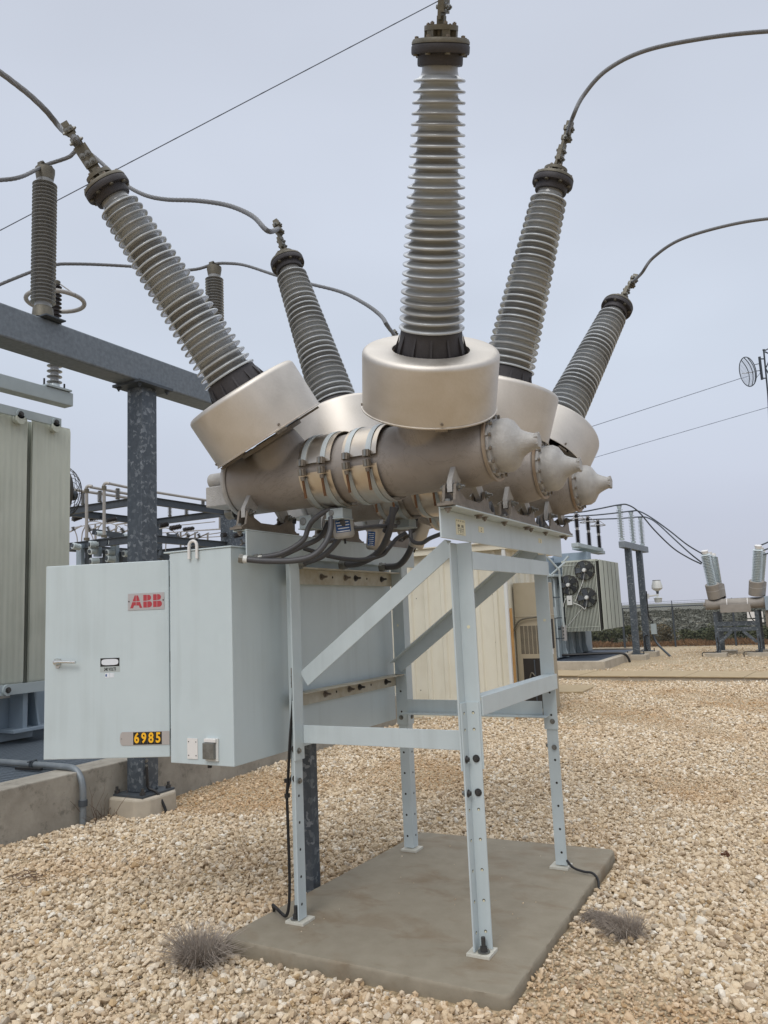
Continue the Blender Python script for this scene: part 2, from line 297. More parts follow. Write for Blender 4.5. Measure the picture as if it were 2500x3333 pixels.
# gravel stones: one mesh, stuff
def stones():
    ico = bmesh.new(); bmesh.ops.create_icosphere(ico, subdivisions=1, radius=1)
    base = np.array([v.co[:] for v in ico.verts]); tri = np.array([[v.index for v in f.verts] for f in ico.faces]); ico.free()
    nv, nf = len(base), len(tri)
    var = []
    for k in range(14):
        r = 1+rng.normal(0, .12, (nv, 1)); q = base*r
        for _ in range(3):                          # flat chipped facets
            d = rng.normal(size=3); d /= np.linalg.norm(d); c = .55+.3*rng.random(); h = q@d; q = q-np.outer(np.clip(h-c, 0, None), d)
        var.append(q)
    var = np.array(var); P = []; S = []
    fw = np.array([CF[0], CF[1]]); fw /= np.linalg.norm(fw); rt = np.array([fw[1], -fw[0]])
    for r0, r1, dens, size in ((.9, 4.6, 3900, .0115), (4.6, 7.5, 3300, .0117), (7.5, 11.5, 1750, .0138), (11.5, 18, 640, .0175), (18, 29, 90, .021)):
        lat = .62*r1+.8; n = int(dens*(r1-r0)*2*lat); dd = rng.uniform(r0, r1, n); ll = rng.uniform(-lat, lat, n)
        ok = np.abs(ll) < .60*dd+.7; dd, ll = dd[ok], ll[ok]
        xy = CP[:2]+np.outer(dd, fw)+np.outer(ll, rt); P.append(xy); S.append(np.full(len(xy), size))
    P = np.concatenate(P); S = np.concatenate(S)
    x, y = P[:, 0], P[:, 1]
    ok = (y < 28.3) & ~((x < -4.13) & (y < 8)) & ~((x > -1.29) & (x < .30) & (y > -.40) & (y < 1.80)) & ~((x < -3.2) & (y > 17.3) & (y < 24.2)) & ~((x < -2.6) & (y > 8))
    ok |= ((x < -2.6) & (y > 9.2) & (y < 17.4) & (x > -9))
    P, S = P[ok], S[ok]; n = len(P); x, y = P[:, 0], P[:, 1]
    z = ZG+.012*np.sin(x*1.3+.5)*np.cos(y*.9)+.008*np.sin(x*2.9+y*2.1)
    cr_ = rng.choice(n, 34, replace=False); x[cr_] = rng.uniform(-1.0, .15, 34); y[cr_] = rng.uniform(-.25, 1.6, 34); z[cr_] = -.0155; S[cr_] = .0035; S[cr_[:6]] = .007
    # heap against the slab edges, hollow elsewhere
    dx = np.maximum(np.maximum(-1.28-x, x-.29), 0); dy = np.maximum(np.maximum(-.39-y, y-1.79), 0); z += .018*np.exp(-np.hypot(dx, dy)/.06)*(y > -.2)
    pn = np.sin(x*.9+1.3*np.sin(y*.7)+.4)*np.sin(y*1.1+1.1*np.sin(x*.8)+2.0)+.35*np.sin(x*2.7+y*1.9); patch = np.clip((pn-.25)*2.2, 0, 1); S = S*(1-.38*patch)
    S = S*rng.lognormal(0, .36, n); S = np.clip(S, .006, .026); S[cr_] = np.where(np.arange(34) < 6, .006, .003)
    big = rng.random(n) < .012; S = np.where(big & (S < .017), S*1.4, S)
    sc = np.stack([S*rng.uniform(.8, 1.35, n), S*rng.uniform(.8, 1.2, n), S*rng.uniform(.5, .8, n)], 1)
    q = rng.normal(size=(n, 4)); q[:, 1:3] *= .35; q /= np.linalg.norm(q, axis=1, keepdims=True); w_, a, b, c = q.T
    R = np.array([[1-2*(b*b+c*c), 2*(a*b-c*w_), 2*(a*c+b*w_)], [2*(a*b+c*w_), 1-2*(a*a+c*c), 2*(b*c-a*w_)], [2*(a*c-b*w_), 2*(b*c+a*w_), 1-2*(a*a+b*b)]]).transpose(2, 0, 1)
    vk = var[rng.integers(0, len(var), n)]*sc[:, None, :]
    vk = np.einsum('nij,nkj->nki', R, vk); lift = rng.uniform(-.2, 1.1, n)*S
    vk += np.stack([x, y, z+lift], 1)[:, None, :]
    me = bpy.data.meshes.new('gravel_stones'); me.vertices.add(n*nv); me.vertices.foreach_set('co', vk.reshape(-1).astype(np.float32))
    F = (tri[None]+np.arange(n)[:, None, None]*nv).reshape(-1); me.loops.add(n*nf*3); me.loops.foreach_set('vertex_index', F.astype(np.int32))
    me.polygons.add(n*nf); me.polygons.foreach_set('loop_start', (np.arange(n*nf)*3).astype(np.int32))
    me.polygons.foreach_set('use_smooth', np.zeros(n*nf, dtype=bool))
    me.update(calc_edges=True)
    at = me.attributes.new('tint', 'FLOAT', 'POINT'); at.data.foreach_set('value', np.repeat(rng.random(n), nv).astype(np.float32))
    def sm(t, b, mp):
        a = nd(t, 'ShaderNodeAttribute', attribute_name='tint'); r = nd(t, 'ShaderNodeValToRGB'); E = r.color_ramp.elements; r.color_ramp.interpolation = 'LINEAR'
        E[0].color = lin('a5927b'); E[1].color = lin('b99f7a')
        for p, c in ((.12, 'baa68a'), (.3, 'd2bfa2'), (.5, 'c3b095'), (.62, 'e0d2bc'), (.74, 'cdb798'), (.84, 'e4dccd'), (.9, 'b9ad9b'), (.97, 'b19a7a')): q = E.new(p); q.color = lin(c)
        t.links.new(a.outputs['Fac'], r.inputs[0])
        tc = nd(t, 'ShaderNodeTexCoord'); n1 = nd(t, 'ShaderNodeTexNoise', ins={'Scale': .75, 'Detail': 4, 'Roughness': .6}); t.links.new(tc.outputs['Object'], n1.inputs[0])
        pa = nd(t, 'ShaderNodeAttribute', attribute_name='patch'); ml = nd(t, 'ShaderNodeMath', operation='MULTIPLY_ADD', ins={1: .22}); t.links.new(pa.outputs['Fac'], ml.inputs[0]); t.links.new(n1.outputs[0], ml.inputs[2]); r2 = nd(t, 'ShaderNodeMapRange', ins={'From Min': .5, 'From Max': .85, 'To Min': 0, 'To Max': .6}); t.links.new(ml.outputs[0], r2.inputs[0])
        m3 = nd(t, 'ShaderNodeMixRGB', blend_type='MULTIPLY'); t.links.new(r2.outputs[0], m3.inputs[0]); t.links.new(r.outputs[0], m3.inputs[1]); m3.inputs[2].default_value = lin('dfc19a')
        n2 = nd(t, 'ShaderNodeTexNoise', ins={'Scale': 70, 'Detail': 3}); t.links.new(tc.outputs['Object'], n2.inputs[0])
        r3 = nd(t, 'ShaderNodeMapRange', ins={'To Min': .84, 'To Max': 1.12}); t.links.new(n2.outputs[0], r3.inputs[0])
        vs = nd(t, 'ShaderNodeVectorMath', operation='SCALE'); t.links.new(m3.outputs[0], vs.inputs[0]); t.links.new(r3.outputs[0], vs.inputs['Scale']); t.links.new(vs.outputs[0], b.inputs['Base Color'])
    a2 = me.attributes.new('patch', 'FLOAT', 'POINT'); a2.data.foreach_set('value', np.repeat(patch, nv).astype(np.float32))
    me.materials.append(mat('limestone_chips', 'c8b795', .85, build=sm, spec=.3))
    o = bpy.data.objects.new('gravel_stones', me); COL.objects.link(o); o['kind'] = 'stuff'; o['label'] = 'loose cream and tan limestone gravel covering the yard'; o['category'] = 'gravel'
stones()

# ================================================================== BREAKER SLAB
def rough_slab(name, c4, z0, z1, m, **k):
    n = 60; b = MB(); q = np.random.default_rng(4); P = [V(x, y, 0) for x, y in c4]; ring = []
    for i in range(4):
        a, c = P[i], P[(i+1) % 4]
        for j in range(n):
            f = (j+.5)/n; p = a.lerp(c, f); ring.append(p)
    for i in range(4):                               # rounded corners
        for o_ in (0, -1): ring[(i*n+o_) % (4*n)] = ring[(i*n+o_) % (4*n)].lerp(V(sum(p.x for p in P)/4, sum(p.y for p in P)/4, 0), .008)
    cen = V(sum(p.x for p in P)/4, sum(p.y for p in P)/4, 0); N = len(ring); w1 = np.convolve(q.normal(0, 1, N+8), np.ones(9)/9, 'valid')
    rows = []
    for (ins, z, am) in ((.0, z0, .004), (.0, z1-.05, .003), (.001, z1-.016, .004), (.004, z1-.004, .003), (.010, z1, .0015)):
        row = []
        for i, p in enumerate(ring):
            d = (p-cen).normalized(); row.append(p-d*(ins+am*w1[i]*1.2+am*.5*q.normal())+V(0, 0, z+(.0012*q.normal() if ins > .002 and ins < .01 else 0)))
        rows.append(row)
    vs = [v for r in rows for v in r]; fs = [(r*N+i, r*N+(i+1) % N, (r+1)*N+(i+1) % N, (r+1)*N+i) for r in range(4) for i in range(N)]
    b.add(vs, fs, m, True); b.add(rows[-1], [tuple(range(N))], m); return b.build(name, sharp=50, **k)
def slab_thing(name, poly, z0, z1, m, bev, **k):
    b = MB(); b.prism(poly, m, lambda x, y, t: V(x, y, z0 if t == 0 else z1)); return b.build(name, bevel=bev, **k)
rough_slab('equipment_pad', [(-1.268, -.372), (.296, -.388), (.272, 1.79), (-1.15, 1.742)], -.30, -.016, SLAB,
           label='brown-grey concrete pad under the four legs of the large circuit breaker', category='concrete pad')
# ================================================================== CIRCUIT BREAKER
BR = thing('circuit_breaker', 'large pale green-grey outdoor circuit breaker with six splayed bushings, in the foreground', 'circuit breaker', (-.49, .64, -.016))
LW, RW, D = -.976, 0.0, 1.28
XL, XR = -1.066, .09            # beam webs
YT = [-.131, .64, 1.411]; ZT = 2.389; TR = .184
def leg(x, y, sx, sy, upl, name='leg'):
    """angle leg: corner at x,y, flanges run sx along X and sy along Y"""
    t = .009; b = MB(); W1 = .088
    def ang(b, w, z0, z1, t, o=0):
        xa, xb = sorted((x+sx*o, x+sx*(o+w))); ya, yb = sorted((y+sy*o, y+sy*(o+t))); b.box((xa, ya, z0), (xb, yb, z1), PAINT2)
        xa, xb = sorted((x+sx*o, x+sx*(o+t))); ya, yb = sorted((y+sy*(o+t), y+sy*(o+w))); b.box((xa, ya, z0), (xb, yb, z1), PAINT2)
    ang(b, W1, .83, 1.945, t)
    for dx in (.035,):                              # slotted holes
        b.cyl((x+sx*.05, y+sy*.0095, 1.52), (x+sx*.05, y+sy*.0101, 1.52), .009, CREAM)
        b.cyl((x+sx*.05, y-sy*.0003, 1.52), (x+sx*.05, y-sy*.0006, 1.52), .009, CREAM)
    for z in (.92, 1.06):
        b.cyl((x+sx*.05, y-sy*.0003, z), (x+sx*.05, y-sy*.0006, z), .007, DARK)
    L = b.build(name, BR, bevel=.0015)
    b = MB(); ang(b, .072, 0.004, 1.15, .008, .0095)
    for z in (.08, .22, .36, .50, .64, 1.02, 1.1):
        for face in (0, 1):
            if face == 0: p = V(x+sx*.052, y+sy*.0176, z); d = V(0, sy, 0)
            else: p = V(x+sx*.0176, y+sy*.052, z); d = V(sx, 0, 0)
            b.cyl(p, p+d*.0006, .0075, DARK, 12); b.cyl(p-d*.0088, p-d*.0082, .0075, DARK, 12)
            b.cyl(p+d*.0003-V(0, 0, .0022), p+d*.0009-V(0, 0, .0022), .0052, CREAM, 10)
    b.build('leg_extension', L, bevel=.0012)
    for z in (.88, .72):
        for face in (0, 1):
            b = MB()
            if face == 0: p = V(x+sx*.055, y+sy*.0175, z); d = V(0, sy, 0)
            else: p = V(x+sx*.0175, y+sy*.055, z); d = V(sx, 0, 0)
            b.bolt(p, d, .0125, DKBOLT, .006); b.bolt(p-d*.0178, -d, .011, ZINC, 0); b.build('splice_bolt', L)
    b = MB(); c = V(x+sx*.035, y+sy*.035, 0)
    b.box((c.x-.058, c.y-.058, -.016), (c.x+.058, c.y+.058, -.002), PLATE); b.build('base_plate', L, bevel=.001)
    b = MB(); p = c+V(sx*.016, sy*.016, -.002)
    b.lathe(p, (0, 0, 1), [(0, 0), (.030, 0), (.030, .005), (0, .005)], ZINC, 20); b.hexn(p+V(0, 0, .005), (0, 0, 1), .019, .020, DKBOLT); b.cyl(p, p+V(0, 0, .068), .0105, DKBOLT)
    b.build('anchor_bolt', L)
    return L
leg(LW, 0, -1, -1, 0); leg(RW, 0, 1, -1, 0); leg(RW, D, 1, 1, 0); leg(LW, D, -1, 1, 0)
# top channels
for x, sx in ((XL, -1), (XR, 1)):
    b = MB(); y0, y1, z0, z1, t = -.37, 1.66, 1.945, 2.09, .009
    a = sorted((x, x-sx*t)); b.box((a[0], y0, z0), (a[1], y1, z1-t), PAINT2)
    a = sorted((x-sx*t, x+sx*.085)); b.box((a[0], y0, z1-t), (a[1], y1+(.02 if sx > 0 else 0), z1), PAINT2)
    B = b.build('support_channel', BR, bevel=.003)
    if sx > 0:
        b = MB(); xx = x+.0006
        def st(ya, yb, za, zb, m=CREAM): b.box((xx-.0005, ya, za), (xx+.0005, yb, zb), m)
        pa = H(1482, 1685, 'x', x); pb = H(1516, 1745, 'x', x)
        ya, yb, za, zb = pa.y, pb.y, pb.z, pa.z-.004; st(ya, yb, za, zb)
        W, Hh = yb-ya, zb-za; k = .0003
        def ln(u0, v0, u1, v1, m=BLK): b.box((xx, ya+W*min(u0, u1), za+Hh*min(v0, v1)), (xx+.001, ya+W*max(u0, u1), za+Hh*max(v0, v1)), m)
        for u in (.1, .28, .46, .66, .84):
            ln(u, .86, u+.025, .95); ln(u+.03, .84, u+.05, .9)
        for u in (.2, .27, .34, .58, .66, .74): ln(u, .5, u+.045, .66)
        for u in (.22, .42, .6, .78): ln(u, .12, u+.015, .5)
        ln(.18, .38, .82, .4); ln(.28, .27, .72, .29); ln(.4, .2, .6, .215); ln(.2, .04, .8, .055); ln(.12, .6, .4, .615)
        b.build('wiring_diagram_label', B)
        for (u0, v0, u1, v1) in ((1557, 1713, 1575, 1735), (1752, 1752, 1764, 1769)):
            b = MB()
            pa = H(u0, v0, 'x', x); pb = H(u1, v1, 'x', x); st(pa.y, pb.y, pb.z, pa.z)
            ym = (pa.y+pb.y)/2; b.box((xx, ym-.002, (pa.z+pb.z)/2), (xx+.001, ym+.002, pa.z-.006), BLK); b.box((xx, ym-.007, pb.z+.005), (xx+.001, ym+.007, pb.z+.009), BLK); b.build('small_label', B)
# cross members
def member(name, f, m=PAINT2):
    b = MB(); f(b); return b.build(name, BR, bevel=.002)
t = .008
member('cross_member', lambda b: (b.box((LW+.001, -t, .913), (RW-.001, 0, 1.01), PAINT2), b.box((LW+.002, .0005, .913), (RW-.002, .07, .913+t), PAINT2)))
member('cross_member', lambda b: (b.box((LW+.002, D-.02, .922), (RW, D-.012, 1.007), PAINT2), b.box((LW+.002, D-.10, .913), (RW+.04, D-.0125, .921), PAINT2)))
member('cross_member', lambda b: b.box((.0885, -.008, 1.806), (.0965, D+.02, 1.897), PAINT2))
member('cross_member', lambda b: (b.box((.0885, .005, 1.083), (.0965, D+.03, 1.176), PAINT2), b.box((.02, .012, 1.168), (.088, D-.005, 1.1755), PAINT2)))
for z0, z1 in ((1.80, 1.895), (1.10, 1.18)):
    def f(b):
        b.box((XL-.002, .002, z0), (XL+.006, D-.002, z1), EDGE); b.box((XL+.0065, .002, z1-.008), (XL+.075, D-.002, z1), EDGE)
        for fr, dk in ((.28, 0), (.50, 0), (.60, 1), (.88, 1)):
            b.bolt((XL+.007, fr*D, (z0+z1)/2), (1, 0, 0), .014, DKBOLT if dk else BRACK, .03)
        for fr in (.38, .72): b.cyl((XL+.0062, fr*D, (z0+z1)/2), (XL+.0068, fr*D, (z0+z1)/2), .008, DARK)
    member('cabinet_rail', f)
# diagonal braces (angles lying in the front and rear frames)
def brace(p, q, y, sy, depth, parent=BR):
    b = MB(); p = V(*p); q = V(*q); d = (q-p).normalized(); n = V(-d.z, 0, d.x)
    def q4(a, c, y0, y1): 
        vs = [a[0], a[1], c[1], c[0]]
        b.add([V(v.x, yy, v.z) for yy in (y0, y1) for v in vs], [(0, 1, 2, 3), (7, 6, 5, 4), (0, 4, 5, 1), (1, 5, 6, 2), (2, 6, 7, 3), (3, 7, 4, 0)], PAINT2)
    h = .045
    q4((p+n*h, p-n*h), (q+n*h, q-n*h), y-t, y)
    q4((p+n*h, p+n*(h-t)), (q+n*h, q+n*(h-t)), y+.0005 if sy > 0 else y-depth, y+depth if sy > 0 else y-t-.0005)
    b.build('diagonal_brace', BR, bevel=.0015)
brace((-.962, 0, 1.262), (-.03, 0, 1.965-.03), -.0005, 1, .07)
brace((-1.03, 0, 1.232), (.02, 0, 1.985), D-.015, -1, .075)
# ---- cabinet
cx0, cx1, cy0, cy1, cz0, cz1 = -1.534, -1.10, -.452, 1.334, .860, 1.996
b = MB(); b.box((cx0, cy0, cz0), (cx1, cy1, cz1-.006), PAINT); b.box((cx0-.04, cy0-.006, cz1-.0055), (cx1+.006, cy1, cz1+.003), PAINT)
CAB = b.build('control_cabinet', BR, bevel=.003)
pe = H(641, 1790, 'y', cy0+.02); b = MB(); r = .028
b.tube([V(pe.x-r, cy0-.012, pe.z-.05), V(pe.x-r, cy0-.012, pe.z+.02)]+[V(pe.x-r*cos(a), cy0-.012, pe.z+.02+r*sin(a)) for a in np.linspace(.3, pi-.3, 7)]+[V(pe.x+r, cy0-.012, pe.z+.02), V(pe.x+r, cy0-.012, pe.z-.05)], .0085, WHITEP, 8)
b.build('lifting_eye', CAB)
b = MB()
pa = H(611, 2402, 'y', cy0); pb = H(645, 2471, 'y', cy0); b.box((pa.x, cy0-.004, pb.z), (pb.x, cy0-.0005, pa.z), WHITEP)
for xx in (pa.x+.01, pb.x-.01):
    for zz in (pa.z-.018, pb.z+.018): b.cyl((xx, cy0-.0062, zz), (xx, cy0-.004, zz), .003, DKBOLT, 8)
b.build('blank_cover_plate', CAB)
b = MB(); pa = H(673, 2401, 'y', cy0); pb = H(714, 2478, 'y', cy0)
b.box((pa.x, cy0-.012, pb.z), (pb.x, cy0-.0005, pa.z), WHT); b.box((pa.x-.003, cy0-.032, pb.z+.012), (pb.x-.012, cy0-.0125, pa.z-.022), ZINC); b.box((pa.x, cy0-.024, pa.z-.02), (pb.x-.006, cy0-.0125, pa.z-.002), WHITEP)
b.build('outlet_cover', CAB, bevel=.002)
b = MB(); pc = H(683, 2503, 'y', cy0+.1); b.cyl((pc.x, cy0+.1, cz0-.035), (pc.x, cy0+.1, cz0), .012, BLACK); b.box((pc.x-.04, cy0+.08, cz0-.012), (pc.x+.05, cy0+.12, cz0-.0005), BLACK); b.build('drain_fitting', CAB)
# ---- open door (hinged on the far edge of the cabinet front, swung open toward the left)
hx = H(553, 2460, 'y', cy0+.03); hinge = V(hx.x, cy0+.03, 0)
dep = (np.array([hx.x, hx.y, hx.z])-CP)@CF
pf = A(141, 2475, dep/.981); far = V(pf.x, pf.y, 0); dd = far-hinge; dw = dd.length; dd.normalize(); dn = V(dd.y, -dd.x, 0) 
if dn.y > 0: dn = -dn
DM = Matrix(((-dd.x, 0, dn.x, far.x), (-dd.y, 0, dn.y, far.y), (0, 1, 0, 0), (0, 0, 0, 1)))   # local x: from far edge to hinge, y up, z toward viewer
def dloc(u, v):                                     # photo pixel -> door local coords
    o = Vector(CP); r_ = Vector(ray(u, v)); tt = (far-o).dot(dn)/r_.dot(dn); p = o+r_*tt-far; return p.dot(-dd), p.z
dz0, dz1 = dloc(300, 2470)[1], dloc(300, 1836)[1]
b = MB(); b.box((0, dz0, -.03), (dw, dz1, 0), PAINT, DM); DOOR = b.build('cabinet_door', BR, bevel=.004)
b = MB(); u0, v1 = dloc(417, 1933); u1, v0 = dloc(535, 1982)
b.box((u0, v0, .0005), (u1, v1, .003), SILV, DM)
def glyph(poly, mm): b.prism(poly, mm, lambda x, y, t: DM @ V(x, y, .003+t*.0008))
def zp(x, y): return (u0+(x-100)/730*(u1-u0), v1-((y+.057*(x-100))-210)/340*(v1-v0))
Ap = [[(240, 235), (262, 235), (262, 355), (195, 358)], [(272, 235), (307, 235), (343, 348), (272, 352)], [(190, 372), (262, 370), (262, 438), (225, 440), (205, 495), (148, 498)], [(272, 368), (347, 365), (390, 485), (340, 487), (325, 438), (272, 440)]]
Bp = [[(413, 222), (483, 220), (483, 340), (413, 343)], [(493, 220), (530, 218), (552, 230), (567, 255), (569, 285), (560, 310), (542, 328), (493, 336)], [(413, 358), (483, 356), (483, 478), (413, 480)], [(493, 353), (555, 350), (577, 368), (588, 395), (586, 430), (570, 455), (545, 471), (493, 476)]]
for P in Ap+Bp+[[(x+198, y-13) for x, y in q] for q in Bp]: glyph([zp(x, y+6) for x, y in P], RED)
for x, y in ((122, 368), (813, 325)): c = zp(x, y); b.cyl(DM @ V(c[0], c[1], .003), DM @ V(c[0], c[1], .005), .004, DKBOLT, 8)
b.build('maker_nameplate', DOOR)
b = MB(); u0, v1 = dloc(391, 2383); u1, v0 = dloc(556, 2423); r = (v1-v0)/2
poly = [(u0+.014-.014*cos(t_), (v0+v1)/2+r*sin(t_)) for t_ in np.linspace(pi/2, -pi/2, 11)]+[(dw-.001, v0), (dw-.001, v1)]
b.prism(poly, SILV, lambda x, y, t: DM @ V(x, y, .0005+t*.0025))
n0, w1 = dloc(434.5, 2386); n1, w0 = dloc(528, 2423); w0 = v0+.003; w1 = v1-.003
for k, ch in enumerate('6985'):
    a0 = n0+(n1-n0)*k/4; a1 = n0+(n1-n0)*(k+1)/4-.0008
    b.box((a0, w0, .003), (a1, w1, .0036), BLK, DM)
    b.text(ch, DM @ Matrix.Translation(((a0+a1)/2, (w0+w1)/2, .0042)), (w1-w0)*1.12, YEL, .80, .0022)
b.cyl(DM @ V(u0+.009, (v0+v1)/2, .003), DM @ V(u0+.009, (v0+v1)/2, .0045), .0022, DKBOLT, 8)
b.build('number_plate', DOOR)
b = MB(); u0, v1 = dloc(327, 2143); u1, v0 = dloc(389, 2168); 
b.box((u0, v0, .0004), (u1, v1, .001), BLK, DM)
ec = ((u0+u1)/2, (v0+v1)/2+.001); ew, eh = (u1-u0)*.44, (v1-v0)*.36
b.prism([(ec[0]+ew*np.sign(cos(a))*abs(cos(a))**.5, ec[1]+eh*np.sign(sin(a))*abs(sin(a))**.6) for a in np.linspace(0, 2*pi, 36, endpoint=False)], PAPER, lambda x, y, t: DM @ V(x, y, .001+t*.0005))
w1 = v0; w0 = dloc(350, 2188)[1]; b.box((u0-.001, w0, .0004), (u1+.003, w1, .0008), CLR, DM)
b.text('240 VOLTS', DM @ Matrix.Translation(((u0+u1)/2+.001, (w0+w1)/2, .0013)), (w1-w0)*.78, BLK, .60, .0004)
x0, y1 = dloc(342, 2191); x1, y0 = dloc(372, 2205); xm = (x0+x1)/2
b.box((x0, y0, .0004), (xm-.001, y1, .0009), PAPER, DM); b.box((xm+.001, y0, .0004), (x1-.007, y1, .0009), PAPER, DM); b.box((x1-.005, y0, .0004), (x1, y1, .0009), PAPER, DM); b.box((x0+.003, y0+.006, .001), (x0+.011, y1-.006, .0013), BLUE, DM)
b.build('voltage_sticker', DOOR)
b = MB(); hu, hv = dloc(188, 2155)
b.lathe(DM @ V(hu, hv, 0), dn, [(0, .001), (.02, .001), (.022, .006), (.016, .02), (.013, .03), (0, .031)], CHROME, 20)
b.prism([(hu-.02, hv+.018), (hu+.02, hv+.018), (hu+.018, hv-.018), (hu+.006, hv-.034), (hu-.008, hv-.034)], CHROME, lambda x, y, t: DM @ V(x, y, .0005+t*.004))
e1 = dloc(256, 2155); b.tube([DM @ V(hu, hv, .033), DM @ V(hu+.03, hv+.002, .034), DM @ V(e1[0], e1[1]+.001, .036)], [.010, .0085, .0075], CHROME, 10)
b.build('door_handle', DOOR)
for z in (dz0+.12, (dz0+dz1)/2, dz1-.12): b = MB(); b.cyl(DM @ V(dw-.004, z-.03, -.012), DM @ V(dw-.004, z+.03, -.012), .006, ZINC, 10); b.build('hinge', DOOR)
# ---- tanks
def tank(k):
    y = YT[k]; b = MB()
    b.lathe((0, y, ZT), (1, 0, 0), [(.0, -1.262), (.172, -1.262), (.180, -1.25), (TR, -1.235), (TR, .12), (TR-.001, .19), (.172, .25), (.163, .285), (0, .285)], TANK, 56, smooth=True)
    for s, x in ((-1, -.889), (1, -.073)):          # raised turret necks, melted into the tank by the remesh
        n = bn[(k, s)]; o = V(x, y, ZT)
        b.lathe(o, n, [(0, .0), (.150, .0), (.150, .16), (.140, .21), (.136, .24), (0, .24)], TANK, 44)
    T = b.build('tank', BR, sharp=180)
    md = T.modifiers.new('remesh', 'REMESH'); md.mode = 'VOXEL'; md.voxel_size = .0075; md.use_smooth_shade = True
    md = T.modifiers.new('smooth', 'SMOOTH'); md.factor = .6; md.iterations = 16
    for s, x in ((-1, -.889), (1, -.073)):
        b = MB(); n = bn[(k, s)]; o = V(x, y, ZT)
        b.lathe(o, n, [(.130, .236), (.19, .236), (.19, .258), (.10, .262)], BRACK, 32)
        a = n.cross(V(0, 1, 0)).normalized(); c = n.cross(a)
        for q in range(4):
            e = (a*cos(q*pi/2+.7)+c*sin(q*pi/2+.7)); b.bar(o+n*.258+e*.13, o+n*.258+e*.322, .06, .012, BRACK, n)
        b.build('mounting_ring', T)
    b = MB()                                        # right end casting
    b.lathe((0, y, ZT), (1, 0, 0), [(.160, .287), (.171, .287), (.172, .300), (.158, .302)], RUSTY, 48)
    b.lathe((0, y, ZT), (1, 0, 0), [(.150, .300), (.150, .314), (.128, .318), (.128, .325), (.133, .345), (.131, .372), (.118, .396), (.092, .414), (.070, .428), (.058, .446), (.047, .470), (.039, .492), (.036, .510), (.033, .518), (0, .518)], CAST, 44)
    for q in range(14):
        a = 2*pi*(q+.5)/14; d = V(0, cos(a), sin(a)); c = V(0, y, ZT)+d*.150
        tg = V(0, -sin(a), cos(a)); b.bar(V(.300, 0, 0)+c-d*.024, V(.300, 0, 0)+c+d*.008, .012, .028, CAST, (1, 0, 0))
        b.bolt(V(.316, 0, 0)+c-d*.003, (1, 0, 0), .010, BRACK, .004, False)
    for a in (.5, 1.6, 2.6, 3.9, 5.2):               # casting ribs on the tip
        d = V(0, cos(a), sin(a)); b.bar(V(.495, y, ZT)+d*.030, V(.518, y, ZT)+d*.036, .02, .012, CAST, d)
    # raised foundry lettering blobs on the dome
    b.build('end_casting', T, sharp=40)
    b = MB()                                        # left end
    b.lathe((0, y, ZT), (1, 0, 0), [(.184, -1.245), (.194, -1.25), (.196, -1.262), (.190, -1.278), (0, -1.285)], WHITEP if False else CAST, 48)
    b.cyl((-1.50, y+.0, ZT+.045), (-1.28, y, ZT+.045), .045, CAST, 24); b.box((-1.47, y-.09, ZT-.125), (-1.286, y+.09, ZT-.005), CAST)
    b.build('mechanism_housing', T, bevel=.006)
    for x0, x1 in ((-.735, -.535), (-.465, -.262)):  # heater covers: two stainless half shells, straps, screw clamps
        b = MB(); R = .204; g0 = .17
        for z0_, a0, a1 in ((0, pi-g0*.4, 0+.15), (1, pi+g0, 2*pi-.15)):
            if a0 > a1: a0, a1 = a1, a0
            b.lathe((0, y, ZT), (1, 0, 0), [(R, x0), (R, x1), (R-.004, x1), (R-.004, x0), (R, x0)], BAND, 40, a0, a1, ref=(0, 1, 0))
        for xs_ in (x0+.035, x1-.045):
            for a0, a1 in ((.2, pi-.12), (pi+.30, 2*pi-.2)):
                b.lathe((0, y, ZT), (1, 0, 0), [(R+.001, xs_-.015), (R+.004, xs_-.015), (R+.004, xs_+.015), (R+.001, xs_+.015)], STRAP, 36, a0, a1, ref=(0, 1, 0))
            for da, hh in ((-.075, .034), (.145, .034)):
                a = pi+da; d = V(0, cos(a), sin(a)); tg = V(0, -sin(a), cos(a)); c = V(xs_, y, ZT)+d*(R+.016)
                b.bar(c-tg*hh/2, c+tg*hh/2, .034, .026, BRACK, d); b.bar(c-tg*hh/2+d*.004, c+tg*hh/2+d*.004, .012, .03, ZINC, d)
            a = pi+.25; c = V(xs_, y, ZT)+V(0, cos(a), sin(a))*(R+.018); tg = V(0, -sin(a), cos(a))
            b.cyl(c, c+tg*.02, .012, BRACK, 8); b.cyl(c+tg*.01, c+tg*.115, .0075, RUST, 8)
        b.build('heater_cover', T, sharp=40)
    return T
